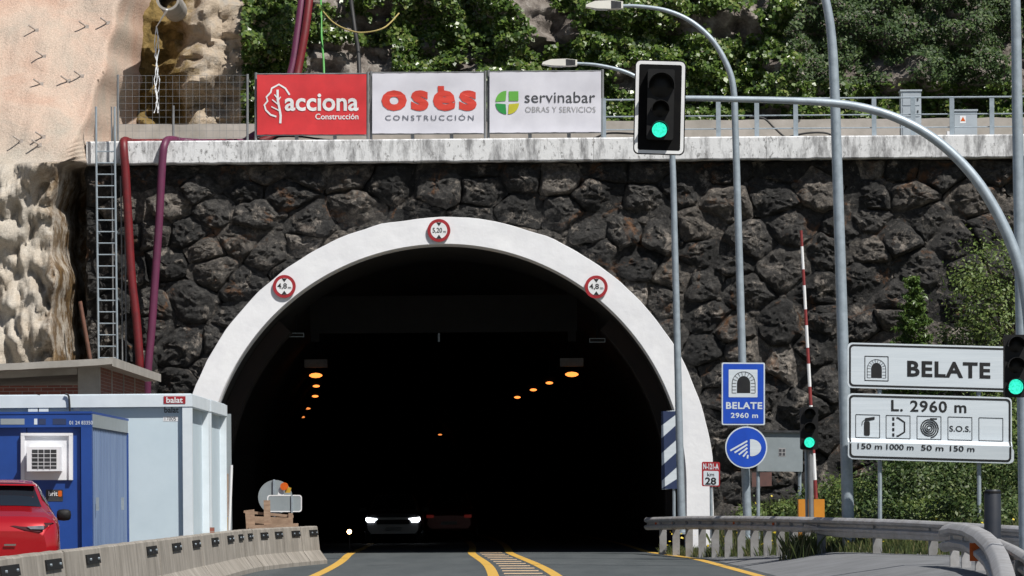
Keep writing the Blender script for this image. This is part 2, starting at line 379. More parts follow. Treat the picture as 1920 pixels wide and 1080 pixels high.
# ================================================================== GROUND, ROAD
WD = 106.7                                   # depth of the masonry face
def cX(d): return -1.67-max(0, d-106.7)**2/2644
def line(ds, xs):
    def f(d):
        e = min(d, 110); v = float(np.mean([np.interp(e+t, ds, xs) for t in (-5, -2.5, 0, 2.5, 5)]))
        return v+(cX(d)-cX(110) if d > 110 else 0)
    return f
LL = line([12, 77, 86, 97, 110], [-3.3, -3.6, -3.67, -3.85, -4.2])
CLf = line([12, 76, 89, 110], [.1, -.33, -.5, -1.1])
CRf = line([12, 76, 88, 110], [1.3, .8, .55, -.14])
RL = line([12, 74, 97, 108], [4.6, 4.3, 4.1, 3.35])
def bX(d): return float(np.interp(d, [12, 60, 71, 73, 75.5, 78, 81, 85, 91, 98, 106.7], [10.6, 10.3, 9.95, 9.1, 8.3, 7.55, 6.85, 6.1, 5.4, 4.9, 4.9]))
def gz(X, d):
    z = min(.30, max(0, .17*(X-RL(d)-.3))); q = X-bX(d)
    if q > 0: z += min(1.4, .11*q)+max(0, (d-88)/18)*.5*min(1, q)+.06*noise.noise(Vector((X, d, 0)))
    return z
mb = MB(); mb.add([(-700, -100, -.12), (700, -100, -.12), (700, 900, -.12), (-700, 900, -.12)], [(0, 1, 2, 3)])
mb.build('ground', M['gravel'], kind='structure')
DS = [12+2*i for i in range(48)]+[108+4*i for i in range(95)]
mb = MB()
mb.strip([(-6.0 if d < 106.7 else cX(d)-6.1, d, 0) for d in DS], [(RL(d)+.3 if d < 106.7 else cX(d)+6.1, d, 0) for d in DS])
road = mb.build('road', M['asphalt'], kind='structure')
def stripe(f, wd, d0, d1, m, name='road_marking', z=.004, step=1.5):
    ds = np.arange(d0, d1, step); b = MB()
    b.strip([(f(d)-wd/2, d, z) for d in ds], [(f(d)+wd/2, d, z) for d in ds]); return b.build(name, m, road)
for f, wd in ((LL, .2), (CLf, .2), (CRf, .2), (RL, .2)): stripe(f, wd, 14, 200, M['line_yellow'])
for i in range(48):
    d = 30+i*3.0; b = MB()
    if d > 112: break
    a, c = CLf(d)+.2, CRf(d)-.2
    b.add([(a, d, .004), (c, d-.15, .004), (c, d+.9, .004), (a, d+1.05, .004)], [(0, 1, 2, 3)]); b.build('hatch_bar', M['hatch'], road)
P = []
for d in np.arange(12, 106.8, 2.0):
    x0, x1 = RL(d)+.28, bX(d)+.2; P.append([(x0+(x1-x0)*t, d, gz(x0+(x1-x0)*t, d)+.004) for t in np.linspace(0, 1, 8)])
MB().grid(P).build('pavement', M['pavement'], kind='structure', smooth=True)
P = []
for d in np.arange(12, 107.4, 1.2):
    x0 = bX(d)-.1; P.append([(x0+24*t**1.6, d, gz(x0+24*t**1.6, d)-.012) for t in np.linspace(0, 1, 26)])
MB().grid(P).build('grass_bank', M['soil'], kind='structure', smooth=True)
MB().grid([[(x, d, .1+.02*noise.noise(Vector((x, d, 1)))) for x in np.linspace(-40, -5.7, 20)] for d in np.arange(12, 108, 3)]).build('yard', M['gravel'], kind='structure', smooth=True)

# ================================================================== TUNNEL PORTAL
AX, AZ, RO, RI = -1.67, 1.72, 6.69, 6.0
portal = thing('tunnel_portal', (AX, WD, 0), 'white painted concrete arch framing the dark road tunnel mouth', 'tunnel')
def arch(r, n=64, zb=-.1): return [(AX-r, zb), (AX-r, zb+.6), (AX-r, zb+1.2)]+[(AX-r*math.cos(math.pi*i/n), AZ+r*math.sin(math.pi*i/n)) for i in range(n+1)]+[(AX+r, zb+1.2), (AX+r, zb+.6), (AX+r, zb)]
mb = MB(); P = []
for j, (t, y) in enumerate([(1.0, 107.2), (1.0, 106.30), (.985, 106.25), (.8, 106.25), (.6, 106.25), (.4, 106.25), (.2, 106.25), (.03, 106.25), (0, 106.28), (0, 107.2)]):
    row = []
    for i, (x, z) in enumerate(arch(1, 96)):
        dx, dz = x-AX, z-AZ
        if i < 3 or i > 99: px, pz, r0 = AX+dx*(RI+(RO-RI)*t), z, 0
        else: rr = RI+(RO-RI)*t; px, pz = AX+dx*rr, AZ+dz*rr
        wob = .035*noise.noise(Vector((px*1.7, pz*1.7, 3))) if t > .9 else 0
        row.append((px+dx*wob, y+.012*noise.noise(Vector((px*2, pz*2, 8)))*(y < 107), pz+dz*wob))
    P.append(row)
mb.grid(P).build('arch_ring', M['ring'], portal, smooth=35)
mb = MB(); ds = [106.9, 108, 110, 113, 117, 122, 128, 135]+[145+12*i for i in range(30)]
prof = arch(6.03, 40); rows = [[(x-AX+cX(d), d, z) for x, z in prof] for d in ds]
k = len(prof)
for a in range(len(rows)-1):
    for j in range(k-1):
        zz = (prof[j][1]+prof[j+1][1])/2
        mb.add([rows[a][j], rows[a][j+1], rows[a+1][j+1], rows[a+1][j]], [(0, 1, 2, 3)], 1 if zz < 3.6 else 0)
mb.add(rows[-1], [tuple(range(k))], 0)
mb.build('tunnel_lining', [M['lining'], M['lining_low']], portal, smooth=True)
# thicker inner lining step just inside the mouth
mb = MB(); P = []
for r, y in ((6.02, 109.2), (5.62, 109.2), (5.62, 110.4), (6.02, 110.4)): P.append([(x, y, z) for x, z in arch(r, 40)[:14]])
mb.grid(P).build('lining_rib', M['lining_low'], portal); mb = MB(); P = []
for r, y in ((6.02, 109.2), (5.62, 109.2), (5.62, 110.4), (6.02, 110.4)): P.append([(x, y, z) for x, z in arch(r, 40)[-14:]])
mb.grid(P).build('lining_rib', M['lining_low'], portal)

# height limit signs on the arch
for cx, cy, main, sub, sx, lab in ((823, 432, '5,20', 'm', .0, 'round red-rimmed 5,20 m height limit sign at the crown of the tunnel arch'),
                                (533, 537, '4,8', 'm', 0, 'round red-rimmed 4,8 m height limit sign on the arch above the site cabins'),
                                (1118, 538, '4,8', 'm', 0, 'round red-rimmed 4,8 m height limit sign on the arch nearer the traffic signal pole')):
    d = 106.19; t = thing('height_limit_sign', at(cx, cy+21, d), lab, 'road sign')
    b = MB(); plate(b, circ(cx, cy, 21.5), d, 0, .03); b.build('sign_plate', M['sign_red'], t)
    b = MB(); plate(b, circ(cx, cy, 15.5), d, .004); b.build('sign_face', M['white'], t)
    for s in (-1, 1):
        b = MB(); plate(b, [(cx-5, cy+s*15), (cx+5, cy+s*15), (cx, cy+s*8)][::s], d, .008); b.build('arrowhead', M['sign_black'], t)
    if main == '5,20': letters(t, main, (cx-12, cy-5, cx+6, cy+6), d, .008, M['sign_black'], .02); letters(t, sub, (cx+8, cy+1, cx+13, cy+5), d, .008, M['sign_black'], .01)
    else: letters(t, main, (cx-13, cy-6, cx+5, cy+6), d, .008, M['sign_black'], .02); letters(t, sub, (cx+7, cy+1, cx+13, cy+5), d, .008, M['sign_black'], .01)

# fittings inside the tunnel
d = 113
t = thing('overhead_gantry', at(832, 625, d), 'dark steel box gantry hung across the inside of the tunnel mouth', 'gantry')
b = MB(); a, c = at(582, 625, d), at(1082, 552, d); b.box((a.x, d, a.z), (c.x, d+.5, c.z)); b.build('box_beam', M['lining_beam'], t)
for px in (590, 1072):
    b = MB(); a, c = at(px-7, 640, d), at(px+7, 470, d); b.box((a.x, d+.05, a.z), (c.x, d+.45, c.z+.1)); b.build('hanger', M['lining_beam'], t)
for px in (660, 740, 900, 985):
    b = MB(); a, c = at(px, 619, d), at(px+70, 558, d); b.box((a.x, d-.02, a.z), (c.x, d+.0, c.z)); b.build('panel', M['lining_beam'], t)
b = MB(); b.tube([at(823, 625, d), at(823, 641, d)], .03); b.build('camera_pod', M['galv'], t)
for px, py, lab in ((555, 628, 'small flat lane signal box inside the tunnel over the cabin side'), (1120, 638, 'small flat lane signal box inside the tunnel over the guardrail side')):
    d = 112.3; t = thing('lane_signal', at(px, py+4, d), lab, 'signal')
    b = MB(); a, c = at(px-15, py+4, d), at(px+15, py-4, d); b.box((a.x, d, a.z), (c.x, d+.3, c.z)); b.build('housing', M['black'], t)
    b = MB(); frame(b, rrect(px-15, py-4, px+15, py+4, 1), rrect(px-13.8, py-2.8, px+13.8, py+2.8, 1), d, .004); b.build('rim', M['galv'], t)  # pale outline stands in for light on the box edges
    b = MB(); b.tube([at(px, py-4, d)+Vector((0, .15, 0)), at(px, py-90, d)+Vector((0, .15, 0))], .025); b.build('drop_rod', M['lining_beam'], t)
lamps = [(592, 690, 127, 1), (593, 722, 143, 1), (591, 741, 155, 1), (577, 764, 176, 0), (567, 780, 195, 0), (541, 800, 222, 0), (519, 814, 244, 0),
         (1072, 688, 125, 1), (1030, 716, 136, 1), (1000, 729, 144, 1), (970, 743, 154, 1), (825, 813, 242, 0)]
for i, (px, py, d, near) in enumerate(lamps):
    big = i in (0, 7); s = F/d
    t = thing('tunnel_lamp', at(px, py, d), ('large flood lamp with glowing orange lens hung inside tunnel, ' + ('cabin side' if i == 0 else 'guardrail side')) if big else
              ('orange tunnel lamp in the curving row beyond the ' + ('cabin side' if i < 7 else 'guardrail side')+' flood lamp'), 'lamp', None if big else 'orange tunnel lamps along the walls')
    p = at(px, py, d); k = 1.0 if big else .6
    b = MB(); b.box((p.x-.34*k, d, p.z+.02), (p.x+.34*k, d+.5*k, p.z+.26*k)); b.build('housing', M['galv'] if big else M['lining_beam'], t)
    q = at(px, py+14 if big else py+2, d); b = MB(); b.tube([Vector((p.x+x*.19*k, d-.012, q.z-.0)) for x in (-1, -.6, 0, .6, 1)], [.02*k, .06*k, .075*k, .06*k, .02*k], 8)
    b.build('lens', M['sodium'] if near else M['sodium_dim'], t)
    b = MB(); b.tube([(p.x, d+.25*k, p.z+.2*k), (p.x, d+.25*k, p.z+1.0)], .03); b.build('drop_rod', M['lining_beam'], t)

# ================================================================== STONE RETAINING WALL
X0, X1, ZT = -10.6, 15.0, 9.76
wall = thing('stone_retaining_wall', (2, WD, 0), 'dark rubble masonry retaining wall with white stained coping around the tunnel', 'wall')
def arch_z(x):
    dx = abs(x-AX)
    return AZ+math.sqrt(max(0, 6.5**2-dx*dx)) if dx < 6.5 else -.2
mb = MB(); xs = np.arange(X0, X1+.01, .1)
P = []
for j in range(41):
    row = []
    for x in xs:
        z0 = arch_z(x); z = z0+(ZT+.1-z0)*j/40
        row.append((x, WD+.12+.10*noise.noise(Vector((x*2.3, z*2.3, 5)))+.05*noise.noise(Vector((x*7, z*7, 2))), z))
    P.append(row)
mb.grid(P).build('mortar_bed', M['mortar'], wall, smooth=True)
MB().box((X0+.02, WD+.4, -.2), (AX-6.5, WD+3, ZT)).box((AX+6.5, WD+.4, -.2), (X1, WD+3, ZT)).box((X0-1.6, WD+2.2, -.2), (X0, WD+3.2, ZT+.3)).build('wall_core', M['mortar'], wall)

def voronoi(seeds, asp, bounds):
    S2 = seeds*np.array([asp, 1.0]); cells = []
    bx0, bx1, bz0, bz1 = bounds[0]*asp, bounds[1]*asp, bounds[2], bounds[3]
    for i, s in enumerate(S2):
        poly = [(bx0, bz0), (bx1, bz0), (bx1, bz1), (bx0, bz1)]
        dd = np.hypot(*(S2-s).T); order = np.argsort(dd)[1:26]
        for j in order:
            q = S2[j]; m = (s+q)/2; nrm = q-s; out = []
            for a in range(len(poly)):
                p0, p1 = np.array(poly[a]), np.array(poly[(a+1) % len(poly)])
                d0, d1 = (p0-m)@nrm, (p1-m)@nrm
                if d0 <= 0: out.append(tuple(p0))
                if d0*d1 < 0: out.append(tuple(p0+(p1-p0)*d0/(d0-d1)))
            poly = out
            if len(poly) < 3: break
        cells.append(np.array([(x/asp, z) for x, z in poly]) if len(poly) > 2 else None)
    return cells
def centroid(p):
    x, z = p[:, 0], p[:, 1]; x2, z2 = np.roll(x, -1), np.roll(z, -1); c = x*z2-x2*z; a = c.sum()/2
    return np.array([((x+x2)*c).sum(), ((z+z2)*c).sum()])/(6*a), abs(a)
seeds = []
for rmin, rmax, tr in ((.98, 1.2, 260), (.72, .92, 900), (.50, .66, 5000), (.34, .44, 2500)):
    for _ in range(tr):
        p = np.array([rng.uniform(X0, X1), rng.uniform(-.2, ZT)])
        if math.hypot(p[0]-AX, max(0, p[1]-AZ)) < RO-.45: continue
        r = rng.uniform(rmin, rmax)
        if all(math.hypot((p[0]-q[0])*.72, p[1]-q[1]) > (r+q[2])*.47 for q in seeds): seeds.append((p[0], p[1], r))
ghost = [(AX+q*math.cos(a), AZ+q*math.sin(a)) for q in (RO-.75, RO-1.6, RO-2.8, RO-4.4, .8) for a in np.linspace(0, math.pi, max(6, int(q*6)))]
ghost += [(AX+x, z) for x in np.arange(-5.9, 6, .8) for z in (.2, 1.0)]
sd = np.array([s[:2] for s in seeds]); ns = len(sd); allp = np.vstack([sd, ghost])
for it in range(1):
    cells = voronoi(allp, .74, (X0, X1, -.2, ZT))
    for i in range(ns):
        if cells[i] is not None: c, a = centroid(cells[i]); allp[i] = allp[i]*.75+c*.25
cells = voronoi(allp, .74, (X0, X1, -.2, ZT))
def stone_mesh(poly, mb, hgt, seed, NP=44, rings=(1.0, .99, .96, .90, .82, .73, .63, .53, .43, .33, .23, .12)):
    c, a = centroid(poly); L = [np.linalg.norm(poly[(i+1) % len(poly)]-poly[i]) for i in range(len(poly))]; tot = sum(L)
    pts = []
    for kx in range(NP):
        t = tot*kx/NP; i = 0
        while t > L[i]: t -= L[i]; i += 1
        pts.append(poly[i]+(poly[(i+1) % len(poly)]-poly[i])*(t/L[i]))
    pts = np.array(pts)
    pts = .7*pts+.15*(np.roll(pts, 1, 0)+np.roll(pts, -1, 0))
    rad = math.sqrt(a/math.pi); rs = random.Random(seed)
    for kx in range(NP):
        p = pts[kx]; pts[kx] = c+(p-c)*(1+.09*noise.noise(Vector((p[0]*3.2, p[1]*3.2, seed*1.7)))+.05*noise.noise(Vector((p[0]*9, p[1]*9, seed))))
    fac = [(rs.uniform(0, 6.28), rs.uniform(-.15, .6), rs.uniform(.10, .42)) for _ in range(6)]
    tx, tz = rs.uniform(-.22, .22), rs.uniform(-.30, .16); flat = rs.uniform(.5, 1.0)
    V = []
    for t in rings:
        for p in pts:
            q = (p-c)*t; h = hgt*(1-.9*max(0, (t-.55)/.45)**(3+flat*3))
            u, v2 = q[0]/rad, q[1]/rad
            for an, o, sl in fac: h -= hgt*max(0, u*math.cos(an)+v2*math.sin(an)-o)*sl*1.6
            h += tx*u*hgt*2.0+tz*v2*hgt*2.0
            X, Z = c[0]+q[0], c[1]+q[1]
            h += (.09*noise.noise(Vector((X*2.6, Z*3.4, seed*.37)))-.09*abs(noise.noise(Vector((X*4.0+Z, Z*6.5, seed*.7)))) + .045*noise.noise(Vector((X*9, Z*11, seed))) - .05*abs(noise.noise(Vector((X*11-Z*4, Z*15, seed+3)))) + .02*noise.noise(Vector((X*26, Z*28, seed)))) * min(1, hgt/.2)
            h = max(h, .07-.05*t)
            if t == 1.0: h = -.25
            e = .03*noise.noise(Vector((X*5, Z*5, seed+4.2)))
            V.append((X+e*u, WD+.02-h, Z+e*v2))
    X, Z = c; h = hgt*(1)+.05*noise.noise(Vector((X*3.1, Z*3.1, seed*.37))); V.append((X, WD+.02-h, Z))
    n, m = NP, len(rings); fs = [(i*n+k, (i+1)*n+k, (i+1)*n+(k+1) % n, i*n+(k+1) % n) for i in range(m-1) for k in range(n)]
    fs += [((m-1)*n+k, m*n, (m-1)*n+(k+1) % n) for k in range(n)]
    mb.add(V, fs)
def clear_arch(poly, rmin=RO-.12):
    o = poly.copy()
    for i, (x, z) in enumerate(poly):
        dx, dz = x-AX, z-AZ
        if dz > 0:
            r = math.hypot(dx, dz)
            if r < rmin: o[i] = (AX+dx/r*rmin, AZ+dz/r*rmin)
        elif abs(dx) < rmin: o[i] = (AX+math.copysign(rmin, dx), z)
    return o
stones = []
for i in range(ns):
    c = cells[i]
    if c is None: continue
    c = clear_arch(c); cc, a = centroid(c)
    if a < .035 or not np.isfinite(a): continue
    stones.append((a, i, c, cc))
stones.sort(key=lambda s: -s[0])
rest = MB()
for n, (a, i, c, cc) in enumerate(stones):
    r = math.sqrt(a/math.pi); gap = rng.uniform(-.03, .012); shr = max(.6, 1-gap/r)
    pl = cc+(c-cc)*shr; h = min(.36, .12+.28*r)*rng.uniform(.8, 1.3)
    if n < 300:
        b = MB(); stone_mesh(pl, b, h, i); b.build('stone', M['stone'], wall, smooth=30)
    else: stone_mesh(pl, rest, h, i, 20, (1, .96, .85, .65, .35))
# small pinning stones in the joints
seen = []
for i in range(ns):
    if cells[i] is None: continue
    for v in cells[i]:
        if math.hypot(v[0]-AX, max(0, v[1]-AZ)) < RO+.05 or rng.random() > .16 or not (X0+.2 < v[0] < X1-.1 and v[1] < ZT-.1): continue
        if any(abs(v[0]-q[0])+abs(v[1]-q[1]) < .2 for q in seen): continue
        seen.append(v); r = rng.uniform(.05, .16); k = rng.integers(4, 7); a0 = rng.uniform(0, 6)
        pl = np.array([v+np.array([1.3*math.cos(a0+6.283*q/k), math.sin(a0+6.283*q/k)])*r*rng.uniform(.75, 1.2) for q in range(k)])
        stone_mesh(pl, rest, rng.uniform(.06, .14), 900+len(seen), 14, (1, .95, .8, .5))
rest.build('pinning_stones', M['stone'], wall, smooth=38, kind='stuff')
# coping beam, cast in lengths
edges = [at(165, 290, WD).x, -6.5, -2.2, 2.1, 6.4, 10.6, 15.2]
for a, c in zip(edges[:-1], edges[1:]):
    P = []
    for y, z in ((WD+.3, ZT+.02), (106.22, ZT+.02), (106.2, ZT+.05), (106.2, ZT+.56), (106.23, ZT+.59), (WD+.3, ZT+.6)):
        P.append([(x, y+.006*noise.noise(Vector((x*3, z*3, 1))), z+(.018*noise.noise(Vector((x*4, 0, z)))if z < ZT+.1 else 0)) for x in np.linspace(a+.004, c-.004, 40)])
    b = MB(); b.grid(P); b.build('coping', M['coping'], wall, smooth=30)
b = MB(); b.box((X0, WD+.31, ZT-.1), (16, 110.5, ZT+.55)); b.build('ledge', M['concrete'], wall)

# ================================================================== CLIFF AND SLOPES
CG = .09
def cliff_y(x, z):
    y = 110.0+(z-10.2)*.42
    y -= 1.5*fbm(x*.33, 7, z*.4, 5)+.35*abs(fbm(x*1.1, 3, z*1.1, 4))
    v = noise.voronoi(Vector((x*.8+.3*noise.noise(Vector((x, 0, z))), 2.0, z*.95+x*.25)))
    cv = noise.cell_vector(v[1][0]*7.3); y -= .55*cv.x+.5*(cv.y-.5)*(x*.8-v[1][0].x)+.5*(cv.z-.3)*(z*.95+x*.25-v[1][0].z)-.22*max(0, .16-(v[0][1]-v[0][0]))/.16
    if x < -7.9: y += .9*min(1, (-7.9-x))*max(0, 1-abs(x+9.0)/1.5)
    return max(y, 109.35)
xs = np.arange(-12.5, 22, CG); zs = np.arange(9.9, 18.5, CG)
CY = np.array([[cliff_y(x, z) for x in xs] for z in zs])
for _ in range(1): CY[1:-1, 1:-1] = (CY[1:-1, 1:-1]*2+CY[:-2, 1:-1]+CY[2:, 1:-1]+CY[1:-1, :-2]+CY[1:-1, 2:])/6
CY += np.array([[.12*fbm(x*3+z, 9, z*4, 5)-.30*abs(noise.noise(Vector((x*1.3+z*.8, 4, z*2.1-x*.5))))-.16*abs(noise.noise(Vector((x*3.1-z, 2, z*4.0+x))))+.14 for x in xs] for z in zs])
MB().grid([[(x, CY[j][i], z) for i, x in enumerate(xs)] for j, z in enumerate(zs)]).build('rock_cliff', M['cliff'], kind='structure', smooth=45)
def shot_y(x, z):
    e = max(0, x+11.35)                                   # falls back beside the wall end
    if z > 9.75: y = 105.3+(z-9.75)*.85+.25*noise.noise(Vector((x*.6, z*.6, 2)))+.06*fbm(x*2, 1, z*2, 4)
    else: y = 104.9+.75*fbm(x*.75, 2.2, z*.75, 3)-.85*abs(noise.noise(Vector((x*1.3, z*1.2, 6))))-.34*abs(noise.noise(Vector((x*3.3, z*3.0, 1))))-.10*abs(noise.noise(Vector((x*8, z*8, 1))))+.3+.09*fbm(x*5, 1, z*5, 4)-.06*(9.75-z)
    lim = (-10.75+(z-9.9)*.20 if z > 9.75 else -11.25)+.22*noise.noise(Vector((3, z*1.1, 4)))
    g = x-lim
    return y+(max(0, g)*(4+2*min(1.5, max(0, z-9.9))) if z > 9.75 else min(3.2, max(0, g)*9))
xs2 = np.arange(-26, -8.6, .11); zs2 = np.arange(-.1, 18, .11)
P = [[(x, shot_y(x, z), z) for x in xs2 if x < -9.0] for z in zs2]
P = []
for z in zs2:
    xm = -10.72 if z < 9.7 else min(-8.9, -10.72+(z-9.7)*2.5)
    P.append([(x, shot_y(x, z), z) for x in np.concatenate([np.linspace(-26, -13.6, 30), np.linspace(-13.5, xm, 90)])])
MB().grid(P).build('shotcrete_slope', M['shot'], kind='structure', smooth=True)
P = [[(x, 106.9-.12*max(0, x-15)+1.0*fbm(x*.5, 3, z*.5, 5)*min(1, (x-14.4)*.5)-.3*abs(noise.noise(Vector((x*1.4, 2, z*1.6))))+max(0, z-6)*.25, z) for x in np.arange(14.6, 34, .16)] for z in np.arange(-.2, 12.5, .16)]
MB().grid(P).build('rock_slope', M['cliff'], kind='structure', smooth=45)
# low parapet behind the ledge
t = MB()
P = [[(x, 108.9+.03*noise.noise(Vector((x*2, z*3, 4)))+yo, z+.03*noise.noise(Vector((x*1.5, 0, 9)))*(z > 10.6)) for x in np.linspace(-10.1, 16, 140)] for z, yo in ((10.2, 0), (10.5, 0), (10.8, 0), (11.0, 0), (11.02, .3), (10.2, .3))]
tag(t.grid(P).build('parapet', M['parapet'], smooth=35), 'low pale concrete parapet running behind the banners on the ledge', 'wall')

# ================================================================== LEAVES
def leafmesh(name, P, N, size, m, parent=None, kind=None, asp=.62, seed=1, droop=.2):
    g = np.random.default_rng(seed); n = len(P)
    N = N+g.normal(0, .55, (n, 3)); N /= np.linalg.norm(N, axis=1)[:, None]
    A = g.normal(0, 1, (n, 3)); A[:, 2] -= droop; A -= N*(A*N).sum(1)[:, None]; A /= np.linalg.norm(A, axis=1)[:, None]; B = np.cross(N, A)
    s = (size*g.uniform(.6, 1.3, n))[:, None]
    V = np.stack([P-A*s*.5, P+B*s*asp*.5+N*s*.12-A*s*.05, P+A*s*.5, P-B*s*asp*.5+N*s*.12-A*s*.05], 1).reshape(-1, 3)
    o = np.array([V[:, 0].mean(), V[:, 1].mean(), V[:, 2].min()]) if parent is None else np.array(V.mean(0))
    me = bpy.data.meshes.new(name); me.vertices.add(4*n); me.vertices.foreach_set('co', (V-o).ravel())
    me.loops.add(4*n); me.loops.foreach_set('vertex_index', np.arange(4*n)); me.polygons.add(n)
    me.polygons.foreach_set('loop_start', np.arange(n)*4); me.polygons.foreach_set('loop_total', np.full(n, 4)); me.materials.append(m); me.update(calc_edges=True); me.validate()
    ob = bpy.data.objects.new(name, me); COL.objects.link(ob)
    if parent: ob.parent = parent; ob.location = Vector(o)-wloc(parent)
    else: ob.location = o
    if kind: ob['kind'] = kind
    return ob
def ivy_mask(x, z):
    v = .46+1.5*fbm(x*.55+3, 5, z*.7, 4)
    if x < -6.9: v -= 3
    elif x < -5.2: v += .55
    elif x < -3.0: v -= 1.0 if z < 13.2 else .1
    elif x < -.6: v += .25
    elif x < 6: v += .5
    elif x < 9: v += .25
    else: v += .5
    return v
PL, NL, PS, NS_ = [], [], [], []
g = np.random.default_rng(3)
for _ in range(150000):
    x, z = g.uniform(-7.6, 18), g.uniform(10.4, 17.0)
    if z > 15 and g.random() < .6: continue
    v = ivy_mask(x, z)
    if v < g.uniform(.15, .55): continue
    i, j = int((x-xs[0])/CG), int((z-zs[0])/CG)
    lump = .08+.95*max(0, .4+1.0*noise.noise(Vector((x*1.2, 2, z*1.4))))+.35*noise.noise(Vector((x*3, 8, z*3)))
    y = CY[j][i]-max(.02, lump)*g.uniform(.55, 1)
    if y < 109.25 and z < 11.1: continue
    nn = (0.1, -.75, .55)
    if x > 7.3+1.5*noise.noise(Vector((x, 1, z))) and z > 12: PS.append((x, y, z)); NS_.append(nn)
    else: PL.append((x, y, z)); NL.append(nn)
tag(leafmesh('ivy', np.array(PL), np.array(NL), .135, M['ivy'], kind='stuff', seed=5, asp=.8), 'glossy green ivy covering the rock face above the banners', 'ivy')
tag(leafmesh('scrub', np.array(PS), np.array(NS_), .12, M['scrub'], kind='stuff', seed=6, asp=.5), 'dark green scrub on the cliff above the electrical cabinets', 'scrub')

# ================================================================== BANNERS ON THE LEDGE
BD = 106.55
def zz(px, py): return lambda x, y: ((x-460)/1, y)
def bw(seed):
    def f(x, y): return (x, y, .035*noise.noise(Vector((x*.012, y*.02, seed)))+.015*noise.noise(Vector((x*.04+y*.03, y*.02, seed+5))))
    return f
def K(zx, zy): return (460+zx/2.743, 100+zy/2.743)          # logo tracing units
def kb(x0, y0, x1, y1): a, c = K(x0, y0), K(x1, y1); return (*a, *c)
def banner(q, m, label, seed):
    (xa, ya), (xb, yb), (xc, yc), (xd, yd) = q; t = thing('advertising_banner', at((xa+xb)/2, yc+12, BD), label, 'banner', 'contractor banners on the ledge')
    wv = bw(seed); n = 24; P = []
    for j in range(15):
        v = j/14; P.append([])
        for i in range(n+1):
            u = i/n; x = (xa*(1-u)+xb*u)*(1-v)+(xd*(1-u)+xc*u)*v; y = (ya*(1-u)+yb*u)*(1-v)+(yd*(1-u)+yc*u)*v
            if j in (0, 14) and i % 4 == 2: y += .5 if j == 0 else -.5
            P[-1].append(W3((x, y), BD, 0, wv))
    b = MB(); b.grid(P); b.build('banner_sheet', m, t, smooth=True)
    for px, py0, py1 in ((xa-2.2, ya-4, 263), (xb+2.6, yb-4, 263)):
        b = MB(); b.tube([at(px, py0, BD+.08), at(px, py1, BD+.08)], .034, 8); b.build('post', M['post_grey'], t)
    for (p0, p1) in (((xa, ya-1), (xb, yb-1)), ((xd, yd+1), (xc, yc+1))):
        b = MB(); b.tube([at(*p0, BD+.06), at(*p1, BD+.06)], .018, 6); b.build('tie_rail', M['post_grey'], t)
    for f in (.36, .71):
        px = xa+(xb-xa)*f; b = MB(); a, c = at(px-3, 264, BD+.1), at(px+3, ya+25, BD+.1); b.box((a.x, BD+.1, a.z), (c.x, BD+.15, c.z)); b.build('stay', M['post_grey'], t)
    return t, wv
t, wv = banner([(482, 140), (687, 139), (687, 252), (482, 252.5)], M['banner_red'], 'red contractor banner with a white leaf logo and white lettering', 1)
letters(t, 'acciona', kb(203, 207, 582, 297), BD, .012, M['white'], .022, wv)
letters(t, 'Construcción', kb(360, 310, 582, 340), BD, .012, M['white'], .012, wv)
b = MB(); stroke(b, [K(*p) for p in ((228, 214), (206, 180), (173, 160), (136, 180), (131, 201), (109, 225), (115, 246), (98, 266), (106, 292), (130, 316), (160, 326))], 3.2, BD, .012, wv); b.build('leaf_outline', M['white'], t)
b = MB(); stroke(b, [K(*p) for p in ((180, 360), (182, 320), (176, 285), (167, 240), (166, 187))], 4.2, BD, .013, wv)
b.build('leaf_stem', M['white'], t)
for p, q in (((176, 296), (134, 274)), ((170, 264), (138, 238)), ((166, 232), (150, 212)), ((167, 246), (182, 224))):
    b = MB(); stroke(b, [K(*p), K(*q)], 2.2, BD, .014, wv); b.build('leaf_vein', M['white'], t)
t, wv = banner([(698, 137.5), (907, 136.5), (907, 249.5), (698, 250.5)], M['banner_white'], 'white contractor banner with big bold red lettering, middle one of three', 2)
letters(t, 'oses', kb(700, 190, 1190, 296), BD, .012, M['logo_red'], .045, wv, 1.22)
b = MB(); plate(b, [K(990, 168), K(1022, 168), K(1022, 196), K(990, 196)], BD, .013, .001, wv); b.build('accent_mark', M['logo_red'], t)
letters(t, 'CONSTRUCCIÓN', kb(720, 312, 1175, 345), BD, .012, M['ink_slate'], .006, wv, 1.35)
t, wv = banner([(918, 135.5), (1127, 134), (1127, 247.5), (918, 249)], M['banner_white'], 'white contractor banner with round green quartered logo and dark lettering', 3)
letters(t, 'servinabar', kb(1437, 197, 1800, 254), BD, .012, M['ink_dark'], .0, wv)
letters(t, 'OBRAS Y SERVICIOS', kb(1440, 274, 1802, 303), BD, .012, M['ink_grey'], -.004, wv)
cx, cy = K(1347, 253)
def quad_leaf(a0, m):
    b = MB(); a1 = a0+90; o = (3*(1 if math.cos(R(a0+45)) > 0 else -1), 3*(1 if math.sin(R(a0+45)) > 0 else -1))
    plate(b, [(cx+o[0], cy+o[1])]+[(x+o[0]*.5, y+o[1]*.5) for x, y in circ(cx, cy, 20.5, 8, a0, a1)], BD, .012, .001, wv); b.build('logo_quarter', m, t)
quad_leaf(180, M['ink_green']); quad_leaf(90, M['ink_green2']); quad_leaf(0, M['ink_lime'])
b = MB(); plate(b, [(cx+3, cy-21), (cx+21, cy-21), (cx+21, cy-3), (cx+3, cy-3)], BD, .012, .001, wv); b.build('logo_quarter', M['ink_green'], t)

